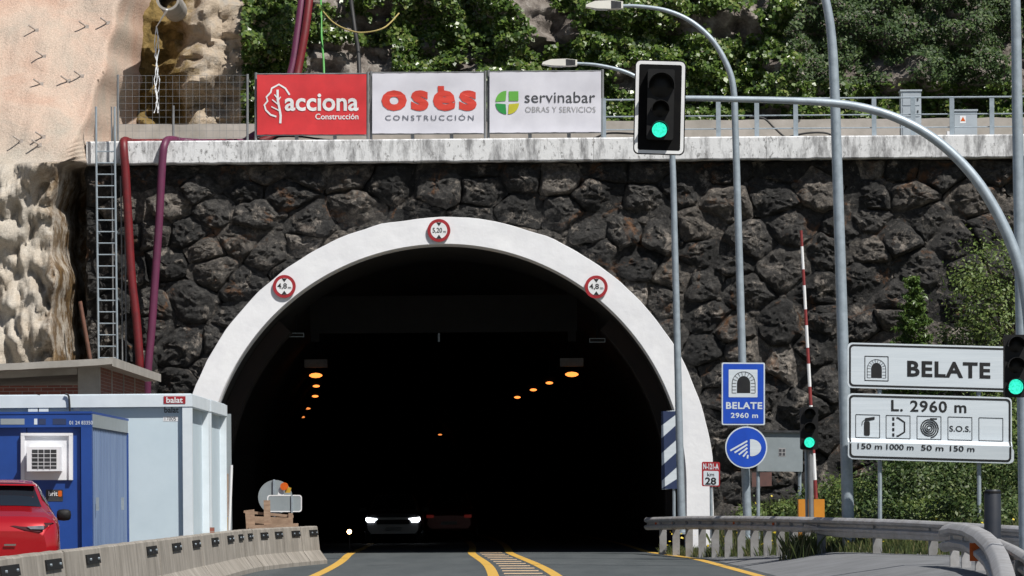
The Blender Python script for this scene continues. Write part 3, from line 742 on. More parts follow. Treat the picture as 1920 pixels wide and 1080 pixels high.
# ---- railing, mesh fence, cabinets
t = thing('steel_railing', at(1515, 262, 106.6), 'grey steel railing with flat posts along the ledge beside the cabinets', 'railing')
for px in (1132, 1200, 1274, 1347, 1419, 1492, 1566, 1639, 1712, 1785, 1860, 1934, 2008):
    b = MB(); a, c = at(px-4, 262, 106.6), at(px+4, 184, 106.6); b.box((a.x, 106.6, a.z), (c.x, 106.64, c.z)); b.build('post', M['galv'], t)
for y0 in (185.5, 217, 241.5):
    b = MB(); b.tube([at(1129, y0+2, 106.66), at(2020, y0-5, 106.66)], .022 if y0 < 200 else .016, 6); b.build('rail', M['galv'], t)
t = thing('mesh_fence', at(345, 263, 106.6), 'thin grey wire mesh fence panel on the ledge beside the red banner', 'fence')
for px, y0 in ((221, 140), (325, 198), (464, 139)):
    b = MB(); b.tube([at(px, 264, 106.6), at(px, y0, 106.6)], .03, 8); b.build('post', M['post_grey'], t)
b = MB()
for i in range(20): b.tube([at(223+12.6*i, 262, 106.62), at(223+12.6*i, 142, 106.62)], .0045, 4, False)
for j in range(10): b.tube([at(222, 142+13*j, 106.625), at(464, 141+13*j, 106.625)], .0045, 4, False)
tag(b.build('wire_mesh', M['post_grey'], t), kind='stuff')
def cabinet(x0, y0, x1, y1, d, label, dep=.45):
    t = thing('electrical_cabinet', at((x0+x1)/2, y1, d), label, 'cabinet')
    a, c = at(x0, y1, d), at(x1, y0, d); b = MB(); b.box((a.x, d, a.z), (c.x, d+dep, c.z)); b.build('housing', M['cab_grey'], t)
    b = MB(); b.box((a.x-.02, d-.03, c.z), (c.x+.02, d+dep+.03, c.z+.04)); b.build('lid', M['cab_grey'], t); return t, a, c
t, a, c = cabinet(1690, 171, 1727, 262, 107.4, 'tall grey electrical cabinet standing behind the ledge railing')
for f0, f1 in ((.05, .45), (.48, .68), (.71, .96)):
    b = MB(); h = c.z-a.z; b.box((a.x+.04, 107.385, a.z+h*f0), (c.x-.04, 107.4, a.z+h*f1)); dd = b.build('door', M['cab_grey'], t)
    b = MB(); b.box((c.x-.1, 107.365, a.z+h*(f0+f1)/2-.03), (c.x-.07, 107.384, a.z+h*(f0+f1)/2+.03)); b.build('latch', M['dark_steel'], dd)
t, a, c = cabinet(1790, 208, 1832, 259, 107.2, 'squat grey electrical cabinet with warning triangle label on the ledge')
b = MB(); plate(b, [(1800, 217), (1811, 217), (1811, 231), (1800, 231)], 107.2, .004); b.build('warning_label', M['white'], t)
b = MB(); plate(b, [(1805.5, 219), (1810, 227), (1801, 227)], 107.2, .009); b.build('warning_triangle', M['amber'], t)
b = MB(); a, c = at(1776, 257, 107.2), at(1786, 246, 107.2); b.box((a.x, 107.2, a.z), (c.x, 107.4, c.z)); tag(b.build('junction_box', M['ac_white']), 'small white junction box at the foot of the squat cabinet', 'box')
def cable(name, pts, r, m, label, cat='cable', n=8, parent=None):
    P = [Vector(p) for p in pts]; out = []
    for i in range(len(P)-1):
        p0, p1, p2, p3 = P[max(i-1, 0)], P[i], P[i+1], P[min(i+2, len(P)-1)]
        for k in range(8):
            u = k/8; out.append(.5*((2*p1)+(p2-p0)*u+(2*p0-5*p1+4*p2-p3)*u*u+(3*p1-p0-3*p2+p3)*u**3))
    out.append(P[-1]); b = MB(); b.tube(out, r, n); o = b.build(name, m, parent, smooth=60)
    if not parent: tag(o, label, cat)
    return o
cable('cable', [at(x, y, 107.3) for x, y in ((1405, 219), (1432, 222), (1452, 240), (1475, 258), (1500, 256))], .025, M['cable'], 'black cable looping down to the ledge beneath the railing')
cable('cable', [at(x, y, 107.4) for x, y in ((1470, 259), (1510, 250), (1545, 249), (1575, 256), (1640, 255))], .025, M['cable'], 'black cable lying in a low wave along the ledge')
cable('cable', [at(x, y, 107.3) for x, y in ((508, 268), (520, 257), (560, 256), (610, 262), (680, 267), (760, 266))], .025, M['cable'], 'black cable lying along the ledge under the red banner')
cable('cable', [at(x, y, 107.1) for x, y in ((985, 266), (1060, 265), (1110, 260), (1140, 250), (1190, 251))], .025, M['cable'], 'black cable rising past the end of the green logo banner')

# ---- hoses, ropes, ladder
HR = .105
cable('drain_hose', [at(592, -120, 109.4), at(582, -20, 108.8), at(572, 60, 108.5), at(558, 137, 108.3), at(545, 215, 107.9)]+[at(x, y, d) for x, y, d in ((500, 262, 107.6), (420, 268, 107.5), (300, 268, 107.4), (250, 268, 107.1), (234, 264, 106.4), (232, 275, 106.05), (236, 330, 106.0), (241, 420, 106.0), (247, 520, 106.0), (256, 600, 106), (262, 680, 106), (264, 760, 106.2), (264, 1000, 106.3))],
      HR, M['hose_red'], 'dark red drain hose coming down the cliff and over the coping', 'hose', 12)
cable('drain_hose', [at(578, -120, 109.5), at(568, -20, 108.9), at(558, 60, 108.6), at(545, 137, 108.35), at(510, 225, 108.0)]+[at(x, y, d) for x, y, d in ((470, 258, 107.2), (450, 268, 107.0), (400, 269, 107.0), (345, 266, 107.0), (320, 262, 106.5), (309, 270, 106.08), (304, 310, 106.0), (298, 420, 106.0), (291, 520, 106.0), (284, 620, 106), (277, 700, 106), (275, 790, 106.2), (274, 1000, 106.3))],
      HR*.95, M['hose_purple'], 'purple drain hose hanging down the stone wall beside the red one', 'hose', 12)
cable('thin_hose', [at(x, y, d) for x, y, d in ((600, -60, 112), (602, 20, 110.6), (603, 70, 110), (607, 120, 109.3), (608, 200, 108.6))], .028, M['green_hose'], 'thin green hose hanging down the cliff behind the red banner', 'hose')
cable('cable', [at(x, y, d) for x, y, d in ((650, -60, 112), (658, 0, 110.6), (666, 60, 110), (672, 100, 109.5), (676, 200, 108.6))], .055, M['cable'], 'thick black cable hanging down the cliff above the white banners')
cable('rope', [at(x, y, d) for x, y, d in ((606, 22, 110.3), (625, 42, 109.4), (650, 55, 109.2), (680, 61, 109.2), (720, 52, 109.3), (748, 25, 110.2))], .02, M['rope'], 'slack yellowish rope sagging across bare rock above the banners', 'rope')
t = thing('wall_ladder', at(199, 700, 106.2), 'galvanised steel ladder fixed to the stone wall beside the hoses', 'ladder')
for xa, xb, y0 in ((180, 186, 200), (215, 221, 200)):
    b = MB(); b.tube([at(xa, y0, 106.0), at(xa+.5, 300, 106.0), at(xb, 760, 106.0)], .028, 8); b.build('stringer', M['galv'], t)
for i in range(21):
    y = 284+21.5*i; b = MB(); b.tube([at(180.3+.013*(y-284), y, 106.0), at(215.3+.013*(y-284), y, 106.0)], .016, 6); b.build('rung', M['galv'], t)
for y in (305, 435, 560, 680):
    for x in (181, 216):
        b = MB(); p = at(x+.013*(y-284), y, 106.0); b.box((p.x-.02, 106.0, p.z-.03), (p.x+.02, WD+.05, p.z+.03)); b.build('bracket', M['galv'], t)
for px, y0 in ((209, 200), (226, 330), (233, 330)):
    cable('conduit', [at(px, y0, 106.25), at(px+2, 450, 106.25), at(px+4, 760, 106.25)], .02, M['post_grey'], {209: 'thin grey conduit running between the ladder stringers', 226: 'thin grey conduit against the wall just beside the ladder', 233: 'thin grey conduit against the wall touching the red hose'}[px], 'pipe')
cable('rusty_pipe', [at(150, 565, 105.4), at(158, 610, 105.4), at(172, 690, 105.4)], .05, M['rust'], 'leaning rusty pipe in the gap between slope and wall', 'pipe')
# bolts in the sprayed slope
for i, (x, y) in enumerate(((69, 57), (163, 50), (203, 43), (83, 106), (78, 158), (129, 152), (154, 143), (40, 265), (82, 257), (75, 272))):
    a, bb = at(x, y, 100), at(x, y, 120); lo = 0.0; hi = 1.0
    for _ in range(40):
        md = (lo+hi)/2; p = a.lerp(bb, md)
        if p.y > shot_y(p.x, p.z): hi = md
        else: lo = md
    p = a.lerp(bb, lo); t = thing('rock_bolt', p, 'short steel rock bolt sticking out of the pinkish sprayed concrete slope', 'bolt', 'rock bolts in the sprayed slope')
    b = MB(); b.tube([p+Vector((.04, .1, -.03)), p+Vector((-.17, -.27, .10))], .022, 8); b.build('bar', M['rebar'], t)
    b = MB(); b.box((p.x-.05, p.y-.04, p.z-.045), (p.x+.05, p.y+.0, p.z+.045)); b.build('bearing_plate', M['rebar'], t)
t = thing('drain_pipe', at(310, 20, 108.5), 'open concrete drain pipe poking out at the top of the waterfall', 'pipe')
c0 = at(312, -6, 108.0); b = MB(); P = []
for r, y in ((.30, 111), (.30, 108.4), (.24, 108.4), (.24, 111)): P.append([(c0.x+r*math.cos(a), y, c0.z+r*math.sin(a)) for a in np.linspace(0, 2*math.pi, 25)])
b.grid(P).build('pipe_wall', M['concrete'], t, smooth=50)
b = MB(); g_w = np.random.default_rng(4)
for s in range(3):
    path = [at(316-2*s, 18, 108.3)]+[at(296-s*2+2.5*math.sin(y*.09+s*2)+g_w.normal(0, .8), y, 109.0+.2*math.sin(y*.02)) for y in range(50, 215, 9)]
    b.tube(path, [.004+.012*abs(math.sin(i*1.7+s*2)) for i in range(len(path))], 5)
tag(b.build('water_trickle', M['moss_water'], kind='stuff'), 'thin white trickle of water falling down mossy ochre rock', 'water')

# ================================================================== TRAFFIC SIGNALS
def disc_lens(t, cx, cy, r, d, m, off, visor=True):
    b = MB(); P = []
    for q, o in ((1, 0), (.85, .012), (.5, .03), (.02, .036)): P.append([W3(p, d, off+o) for p in circ(cx, cy, r*q, 24)]+[W3((cx+r*q, cy), d, off+o)])
    o = b.grid(P).build('lens', m, t, smooth=True)
    if visor:
        b = MB(); A = [W3(p, d, off-.002) for p in circ(cx, cy, r*1.1, 20, 170, 370)]; B = [W3((p[0], p[1]), d, off+.17) for p in circ(cx, cy+r*.05, r*1.12, 20, 170, 370)]
        b.strip(A, B); C = [W3(p, d, off-.002) for p in circ(cx, cy, r*1.16, 20, 170, 370)]; D = [W3(p, d, off+.17) for p in circ(cx, cy+r*.05, r*1.18, 20, 170, 370)]
        b.strip(D, C); b.strip(B, D); b.build('visor', M['black'], o, smooth=True)
GD = 56.3
t = thing('mast_arm_signal', at(1236, 290, GD), 'large hanging traffic signal with white-bordered backboard on a curved mast arm, lit green', 'traffic light')
tw = lambda x, y: (x-.022*(y-200)+.0, y+.030*(x-1237), 0)
b = MB(); plate(b, rrect(1189, 113, 1285, 290, 10), GD, 0, .03, tw); b.build('backboard', M['black_matt'], t)
b = MB(); frame(b, rrect(1191, 115, 1283, 288, 9), rrect(1197, 121, 1277, 282, 4), GD, .003, tw); b.build('white_border', M['white'], t)
b = MB(); plate(b, rrect(1213, 131, 1263, 263, 4), GD, .12, .12, tw); hs = b.build('housing', M['black'], t)
for cx, cy, r, m in ((1239, 163, 21.5, M['lens_off']), (1237.5, 207, 14.5, M['lens_off']), (1236, 245, 14, M['lens_green'])): disc_lens(t, cx, cy, r, GD, m, .124)
b = MB(); path = [(1240, 185, 10), (1290, 184, 10.5), (1380, 186, 11.5), (1470, 188, 13), (1560, 192, 15), (1620, 201, 16), (1680, 219, 17), (1740, 250, 18), (1795, 295, 19), (1840, 348, 20), (1876, 410, 21), (1902, 470, 22), (1920, 530, 22), (1930, 600, 22.5), (1934, 680, 23), (1936, 900, 24), (1938, 1160, 25)]
out, rad = [], []
for i in range(len(path)-1):
    for k in range(4):
        u = k/4; q = [path[i][c]*(1-u)+path[i+1][c]*u for c in range(3)]; out.append(at(q[0], q[1], GD+.15)); rad.append(q[2]/142/2)
sm = out[:]
for i in range(2, len(out)-2): sm[i] = (out[i-2]+out[i-1]*2+out[i]*2+out[i+1]*2+out[i+2])/8
b.tube(sm, rad, 14); b.build('mast_arm', M['galv'], t, smooth=60)
def signal(cx, y0, y1, wd, d, label, lit=2):
    t = thing('traffic_signal', at(cx, y1, d), label, 'traffic light')
    b = MB(); plate(b, rrect(cx-wd/2, y0, cx+wd/2, y1, 4), d, .1, .2); b.build('housing', M['black'], t)
    s = (y1-y0)/3
    for i in range(3): disc_lens(t, cx, y0+s*(i+.5), s*.36, d, M['lens_green'] if i == lit else M['lens_off'], .103)
    return t
t = signal(1903, 628, 745, 41, GD-.2, 'green-lit three-lens traffic signal fixed to the mast arm post by the big sign')
b = MB(); b.box(at(1918, 735, GD)+Vector((0, -.1, 0)), at(1934, 725, GD)+Vector((0, .12, 0))); b.build('bracket', M['black'], t)
SD = 87.0
t = signal(1517, 763, 843, 33, SD, 'green-lit three-lens traffic signal on a short post before the orange barrier cabinet')
b = MB(); b.tube([at(1522, 1050, SD), at(1519, 840, SD)], .055, 10); b.build('post', M['post_grey'], t)
b = MB(); b.tube([at(1513, 985, SD+.1), at(1511, 843, SD+.1)], .03, 8); b.build('stay', M['galv'], t)
# raised barrier
t = thing('barrier_gate', at(1523, 1050, 88.5), 'orange boom gate cabinet with its red and white arm raised upright', 'barrier')
for x0, x1 in ((1498, 1519), (1527, 1546)):
    b = MB(); a, c = at(x0, 1048, 88.5), at(x1, 936, 88.5); b.box((a.x, 88.5, a.z), (c.x, 88.85, c.z)); b.build('cabinet', M['orange'], t)
ay = [432, 462, 505, 535, 580, 610, 652, 682, 725, 760, 800, 850, 900, 935]
for i in range(len(ay)-1):
    fx = lambda y: 1502+(y-432)*.0555
    b = MB(); b.tube([at(fx(ay[i]), ay[i], 88.6), at(fx(ay[i+1]), ay[i+1], 88.6)], .029+.001*i, 8); b.build('arm_band', M['boom_red'] if i % 2 == 0 else M['white'], t)

# ================================================================== LAMP POSTS
def lamp_post(pts, r0, r1, d, label, head=None, hs=1.0):
    t = thing('street_lamp', at(*pts[0], d), label, 'street lamp', 'tall street lamps by the guardrail'); P = [at(x, y, d) for x, y in pts]; out = []
    for i in range(len(P)-1):
        p0, p1, p2, p3 = P[max(i-1, 0)], P[i], P[i+1], P[min(i+2, len(P)-1)]
        for k in range(6):
            u = k/6; out.append(.5*((2*p1)+(p2-p0)*u+(2*p0-5*p1+4*p2-p3)*u*u+(3*p1-p0-3*p2+p3)*u**3))
    out.append(P[-1]); n = len(out); b = MB(); b.tube(out, [r0+(r1-r0)*i/(n-1) for i in range(n)], 12); b.build('pole', M['galv'], t, smooth=60)
    p = P[0]; b = MB(); b.box((p.x-.2, d-.2, p.z-.02), (p.x+.2, d+.2, p.z+.03)); b.build('base_plate', M['galv'], t)
    if head:
        x0, x1, y, h = head; b = MB(); prof = [(x1, y-h*.35), (x1-.3*(x1-x0), y-h*.5), (x0+.25*(x1-x0), y-h*.42), (x0+2, y-.05*h), (x0, y+.22*h), (x0+.3*(x1-x0), y+.42*h), (x1-.35*(x1-x0), y+.45*h), (x1, y+.4*h)]
        plate(b, prof, d, .15, .3); hd = b.build('lamp_head', M['lamp_white'], t, smooth=30)
        b = MB(); plate(b, [(x1-.32*(x1-x0), y-h*.44), (x1-.05*(x1-x0), y-h*.33), (x1-.05*(x1-x0), y+.36*h), (x1-.32*(x1-x0), y+.42*h)], d, .155, .31); b.build('gear_cover', M['dark_steel'], hd)
        b = MB(); plate(b, [(x0+.15*(x1-x0), y+.34*h), (x1-.38*(x1-x0), y+.42*h), (x1-.42*(x1-x0), y+.54*h), (x0+.25*(x1-x0), y+.5*h)], d, .1, .2); b.build('lens', M['sign_white'], hd)
    return t
lamp_post([(1403, 1010), (1397, 860), (1391, 650), (1385, 450), (1379, 250), (1375, 165), (1362, 120), (1335, 75), (1295, 40), (1250, 20), (1200, 12), (1166, 11)], .10, .037, 94.0, 'street lamp post carrying the blue tunnel sign and headlamp sign', (1098, 1168, 10, 17))
lamp_post([(1279, 1000), (1275, 860), (1270, 650), (1265, 450), (1261, 300), (1254, 230), (1238, 185), (1210, 155), (1170, 134), (1120, 122), (1080, 119)], .10, .035, 103.5, 'street lamp post standing against the foot of the white arch', (1016, 1082, 118, 14))
lamp_post([(1592, 1042), (1587, 860), (1579, 600), (1571, 350), (1564, 150), (1558, 60), (1548, 0), (1530, -60), (1495, -110), (1430, -140), (1370, -150)], .125, .055, 83, 'thick street lamp post beside the big tunnel facilities sign', (1290, 1372, -151, 18))
lamp_post([(1924, 1110), (1919, 800), (1913, 500), (1908, 250), (1904, 0), (1898, -120), (1880, -200), (1840, -260), (1780, -290)], .105, .05, 66, 'street lamp post rising behind the mast arm signal post', (1700, 1782, -291, 18))

# ================================================================== ROAD SIGNS
def tunnel_icon(t, x0, y0, x1, y1, d, off, warp=ident, lw=1.1):
    cx, wd, h = (x0+x1)/2, x1-x0, y1-y0; ri, ro = wd*.27, wd*.47; sp = y0+h*.52
    b = MB(); plate(b, [(cx-ri, y1)]+[(cx+ri*math.cos(R(a)), sp-ri*1.1*math.sin(R(a))) for a in range(180, -1, -15)]+[(cx+ri, y1)], d, off, .002, warp); b.build('tunnel_symbol', M['sign_black'], t)
    b = MB(); stroke(b, [(cx-ro, y1)]+[(cx+ro*math.cos(R(a)), sp-ro*math.sin(R(a))) for a in range(180, -1, -20)]+[(cx+ro, y1)], lw, d, off, warp)
    for a in range(0, 181, 20): stroke(b, [(cx+ri*1.1*math.cos(R(a)), sp-ri*1.15*math.sin(R(a))), (cx+ro*math.cos(R(a)), sp-ro*math.sin(R(a)))], lw*.8, d, off+.001, warp)
    for f in (.35, .68, 1.0):
        for s in (-1, 1): y = sp+(y1-sp)*f; stroke(b, [(cx+s*ri*1.1, y), (cx+s*ro, y)], lw*.8, d, off+.001, warp)
    b.build('voussoir_lines', M['sign_black'], t, kind='stuff')
d = 93.6
t = thing('tunnel_name_sign', at(1394, 797, d), 'blue rectangular BELATE 2960 m tunnel sign on the lamp post', 'road sign'); tw = tilt(1394, .004)
b = MB(); plate(b, rrect(1353, 680, 1434, 797, 3), d, .06, .03, tw); b.build('sign_plate', M['sign_white'], t)
b = MB(); plate(b, rrect(1355.5, 682.5, 1431.5, 794.5, 2), d, .064, .003, tw); b.build('blue_field', M['sign_blue'], t)
b = MB(); plate(b, rrect(1366, 693, 1420, 745, 1), d, .068, .003, tw); b.build('white_field', M['sign_white'], t)
tunnel_icon(t, 1371, 699, 1417, 737, d, .072, tw)
letters(t, 'BELATE', (1361, 754, 1429, 767), d, .068, M['sign_white'], .03, tw, 1.1)
letters(t, '2960 m', (1370, 774, 1421, 784), d, .068, M['sign_white'], .025, tw, 1.1)
t = thing('headlamp_sign', at(1399, 878, d), 'round blue sign with white dipped headlamp symbol under the tunnel sign', 'road sign')
b = MB(); plate(b, circ(1399, 839, 39.5), d, .06, .03); b.build('sign_plate', M['sign_white'], t)
b = MB(); plate(b, circ(1399, 839, 37), d, .064, .003); b.build('blue_field', M['sign_blue'], t)
b = MB(); plate(b, [(1406, 855)]+[(1406, 824)]+[(1408+19*math.cos(R(a)), 839.5+16*math.sin(R(a))) for a in range(-95, 96, 12)], d, .068, .002); b.build('lamp_symbol', M['sign_white'], t)
for i in range(5):
    b = MB(); stroke(b, [(1402-(1 if i < 4 else 0), 827+6.5*i), (1369+8*i, 845+3.7*i)], 3.2, d, .068); b.build('beam_stripe', M['sign_white'], t)
d = 104
t = thing('chevron_panel', at(1262, 965, d), 'tall panel of diagonal navy and white stripes at the arch foot', 'road sign')
b = MB(); plate(b, [(1240, 772), (1275, 768), (1276, 915), (1241, 918)], d, 0, .03); b.build('panel', M['sign_white'], t)
for k in range(-1, 4):
    y = 800+k*52; pts = [(1240, y+22), (1275.5, y-10), (1275.5, y+18), (1240, y+50)]; pts = [(x, min(916.5, max(771, yy))) for x, yy in pts]
    if max(p[1] for p in pts)-min(p[1] for p in pts) > 8: b = MB(); plate(b, pts, d, .004, .002); b.build('stripe', M['navy'], t)
b = MB(); b.tube([at(1264, 1010, d+.06), at(1263, 780, d+.06)], .04, 8); b.build('post', M['galv'], t)
d = 101.5
t = thing('kilometre_sign', at(1333, 965, d), 'small red and white N-121-A kilometre 28 marker on a thin post', 'road sign'); tw = tilt(1333, .02)
b = MB(); plate(b, rrect(1316, 866, 1350, 912, 3), d, 0, .02, tw); b.build('sign_plate', M['sign_red'], t)
b = MB(); plate(b, rrect(1319, 883, 1347.5, 910, 2), d, .004, .002, tw); b.build('white_field', M['sign_white'], t)
letters(t, 'N-121-A', (1318.5, 869, 1347.5, 880), d, .005, M['sign_white'], .03, tw); letters(t, 'km', (1326, 886, 1339, 893), d, .008, M['sign_black'], .01, tw); letters(t, '28', (1322, 895, 1343, 909), d, .008, M['sign_black'], .03, tw)
b = MB(); b.tube([at(1334, 1010, d+.05), at(1333, 870, d+.05)], .035, 8); b.build('post', M['galv'], t)
d = 95
t = thing('grey_sign_panel', at(1463, 960, d), 'blank grey panel with a tiny dark label behind the round blue sign', 'sign'); tw = tilt(1463, .012)
b = MB(); plate(b, [(1422, 811), (1505, 811), (1505, 884), (1420, 884)], d, 0, .05, tw); b.build('panel', M['panel_grey'], t)
b = MB(); plate(b, [(1421, 807), (1506, 807), (1506, 811), (1421, 811)], d, .06, .15, tw); b.build('top_hood', M['dark_steel'], t)
b = MB(); plate(b, [(1460, 840), (1473, 840), (1473, 856), (1460, 856)], d, .004, .002, tw); lb = b.build('label', M['ink_grey'], t)
for y in (842, 849):
    for x in (1461, 1467.5): b = MB(); plate(b, [(x, y), (x+4.5, y), (x+4.5, y+5), (x, y+5)], d, .008, .002, tw); b.build('label_mark', M['ink_dark'], lb)
for x in (1422, 1500): b = MB(); b.tube([at(x, 1020, d+.1), at(x-1, 815, d+.1)], .04, 8); b.build('post', M['galv'], t)
b = MB(); plate(b, [(1410, 886), (1447, 885), (1447, 911), (1410, 913)], 97.5, 0, .08); o = b.build('weathered_board', M['brown_board']); tag(o, 'weathered reddish brown board low against the stones behind the signs', 'board')
d = 81.8
bt = tilt(1740, .026)
t = thing('tunnel_facilities_sign', at(1742, 1040, d), 'big white two-panel BELATE tunnel sign with facility symbols, lower edge bent', 'road sign')
def rr2(x0, y0, x1, y1, r): return rrect(x0, y0, x1, y1, r)
b = MB(); plate(b, rr2(1589, 646, 1893, 731, 9), d, 0, .03, bt); up = b.build('upper_panel', M['sign_white'], t)
b = MB(); frame(b, rr2(1592, 649, 1890, 728, 8), rr2(1595.5, 652.5, 1886.5, 724.5, 6), d, .004, bt); b.build('black_border', M['sign_black'], up)
b = MB(); frame(b, rrect(1621, 670, 1666, 717, 1), rrect(1622.5, 671.5, 1664.5, 715.5, 1), d, .004, bt); b.build('symbol_frame', M['sign_black'], up)
tunnel_icon(t, 1625, 675, 1662, 711, d, .005, bt, .9)
letters(up, 'BELATE', (1701, 677, 1857, 707), d, .005, M['sign_black'], .035, bt, 1.12)
def bend(x, y):                                            # the lower strip is folded outwards
    o = .0 if y < 825 else min(1, (y-825)/8)*.12-(max(0, y-833)/32*.03)
    return (x, y+.026*(x-1740)*(1 if y < 850 else 1.1), o)
b = MB(); ys = [741, 744, 748, 760, 790, 815, 825, 828, 830.5, 833, 837, 841, 846, 852, 858, 862, 865]; P = []
for y in ys:
    e = 8*(1-math.sqrt(max(0, 1-((max(0, 749-y)+max(0, y-857))/8)**2))) if (y < 749 or y > 857) else 0
    P.append([W3((1589+e+(308-2*e)*u+(3 if y > 840 else 0)*u, y), d, 0, bend) for u in np.linspace(0, 1, 40)])
b.grid(P).build('lower_panel', M['sign_white'], t, smooth=25); lp = t.children[-1]
def dense(poly, n=24): return [(poly[i][0]+(poly[(i+1) % len(poly)][0]-poly[i][0])*k/n, poly[i][1]+(poly[(i+1) % len(poly)][1]-poly[i][1])*k/n) for i in range(len(poly)) for k in range(n)]
b = MB(); frame(b, dense(rr2(1592, 744, 1895, 862, 8)), dense(rr2(1595.5, 747.5, 1891.5, 858.5, 6)), d, .006, bend); b.build('black_border', M['sign_black'], lp)
letters(lp, 'L. 2960 m', (1671, 751, 1812, 773), d, .006, M['sign_black'], .02, bend, 1.1)
for i, x in enumerate((1604, 1661, 1719, 1777, 1835)):
    b = MB(); frame(b, rrect(x, 780, x+46, 824, 1), rrect(x+1.1, 781.1, x+44.9, 822.9, 1), d, .006, bend); b.build('symbol_frame', M['sign_black'], lp)
b = MB(); plate(b, rrect(1620, 793, 1631, 820, 3), d, .006, .002, bend); plate(b, [(1622, 787), (1640, 784), (1640, 789), (1628, 792), (1622, 793)], d, .0085, .002, bend); stroke(b, [(1622, 790), (1617, 794), (1616, 801)], 1.3, d, .0065, bend); b.build('extinguisher_symbol', M['sign_black'], lp, kind='stuff')
b = MB()
for y in (784, 794, 804, 814): plate(b, [(1673, y), (1677, y), (1677, y+6), (1673, y+6)], d, .006, .002, bend)
stroke(b, [(1681, 785), (1684, 785), (1696, 793), (1696, 811), (1684, 819), (1681, 819)], 3, d, .006, bend); b.build('layby_symbol', M['sign_black'], lp, kind='stuff')
b = MB(); stroke(b, [(1742+(2+.0105*a)*math.cos(R(a)), 803+(2+.0105*a)*math.sin(R(a))) for a in range(0, 1540, 20)], 2.3, d, .006, bend); stroke(b, [(1744, 785), (1757, 785)], 2.5, d, .0065, bend); b.build('hose_reel_symbol', M['sign_black'], lp)
letters(lp, 'S.O.S.', (1780, 797, 1820, 808), d, .006, M['sign_black'], .015, bend)
for s, x0, x1 in (('150 m', 1607, 1653), ('1000 m', 1661, 1712), ('50 m', 1726, 1768), ('150 m', 1780, 1826)): letters(lp, s, (x0, 834.5, x1, 845), d, .008, M['sign_black'], .012, bend)
for x in (1649, 1835): b = MB(); b.tube([at(x+1, 1056, d+.08), at(x, 650, d+.08)], .042, 8); b.build('post', M['galv'], t)
d = 68
t = thing('black_post', at(1861, 1030, d), 'short thick black plastic post behind the curved guardrail end', 'bollard')
b = MB(); b.tube([at(1861, 1060, d), at(1861, 922, d), at(1861, 918, d)], [.135, .135, .12], 16); b.build('tube', M['black_tube'], t, smooth=50)
b = MB(); b.tube([at(1861, 925, d), at(1861, 921, d)], .14, 16); b.build('cap', M['black'], t)

# ================================================================== GUARDRAILS
WP = [(0, .155), (.03, .15), (.075, .10), (.075, .055), (.0, .02), (.0, -.02), (.075, -.055), (.075, -.10), (.03, -.15), (0, -.155)]
WT = [(-.13, .20), (.0, .215)]+[(a*1.3, z*1.3) for a, z in WP[1:]]  # end piece profile, with a top flange added to catch the sun
WP = [(-.045, .15)]+WP  # small top flange added so the sun draws a bright line along the rail
def beam(t, path, m, name='beam', flip=1, prof=WP, thick=.012):
    n = len(path); rows = []
    for i, p in enumerate(path):
        q = (path[min(i+1, n-1)]-path[max(i-1, 0)]); q.z = 0; q.normalize(); nn = Vector((q.y, -q.x, 0))*flip
        rows.append([p+nn*a+Vector((0, 0, z)) for a, z in prof]+[p+nn*(a-thick)+Vector((0, 0, z)) for a, z in reversed(prof)]+[p+nn*prof[0][0]+Vector((0, 0, prof[0][1]))])
    b = MB(); b.grid(rows); b.add(rows[0][:-1], [tuple(range(len(rows[0])-1))]); b.add(rows[-1][:-1], [tuple(range(len(rows[0])-1))]); return b.build(name, m, t, smooth=40)
RA = [(1213, 969, 105), (1300, 966, 98), (1400, 966, 91), (1500, 967.5, 85), (1600, 970, 81), (1700, 973, 78), (1800, 978, 75.5), (1920, 985, 73), (2040, 993, 71)]
def rail_at(tbl, x):
    a = np.array(tbl); return np.interp(x, a[:, 0], a[:, 1]), np.interp(x, a[:, 0], a[:, 2])
t = thing('guardrail', at(1500, 1040, 85), 'long steel guardrail on close-set posts running from the tunnel mouth', 'guardrail')
pth = []
for x in np.linspace(1213, 2040, 40):
    y, d = rail_at(RA, x); pth.append(at(x, y, d)+Vector((0, 0, -.17)))
beam(t, pth, M['galv_rail'], flip=1)
pth2 = []
for x in np.linspace(1512, 2040, 30):
    y, d = rail_at(RA, x); pth2.append(at(x, y+20-8*max(0, (1560-x)/48), d)+Vector((0, 0, -.10)))
beam(t, pth2, M['galv_rail'], 'lower_beam', prof=[(0, .085), (.05, .06), (.06, 0), (.05, -.06), (0, -.085)])
xsps = [1243+24.5*i for i in range(12)]+[1540+105*i for i in range(5)]
for x in xsps:
    y, d = rail_at(RA, x); p = at(x, y, d+.12); g = gz(p.x, p.y)
    b = MB(); b.box((p.x-.085, p.y, g-.05), (p.x+.085, p.y+.1, p.z-.04)); b.build('post', M['post_rail'], t)
for x in (1230, 1262, 1312, 1376, 1450):
    y, d = rail_at(RA, x); b = MB(); p = at(x, y, d)+Vector((0, -.10, -.17)); b.tube([p, p+Vector((0, .03, 0))], .035, 10); b.build('reflector', M['amber'], t)
t = thing('guardrail_terminal', at(1830, 1080, 60), 'curved guardrail end piece bending down beside the pavement with bolted beam', 'guardrail')
RB = [(1771, 990, 66), (1790, 986, 65), (1815, 990, 63.5), (1838, 1002, 61), (1857, 1020, 58), (1869, 1042, 54.5), (1877, 1068, 51), (1884, 1100, 47), (1890, 1150, 43)]
pth = [at(x, y, d)+Vector((0, 0, -.17)) for x, y, d in RB]; bmo = beam(t, pth, M['galv_rail'], flip=1, prof=WT)
for i, (x, y, d) in enumerate(RB[:-1]):
    for k in (.2, .7):
        p = (pth[i].lerp(pth[i+1], k))+Vector((-.03, -.10, .13)); b = MB(); b.tube([p, p+Vector((0, -.02, .004))], .016, 8); b.build('bolt', M['dark_steel'], bmo)
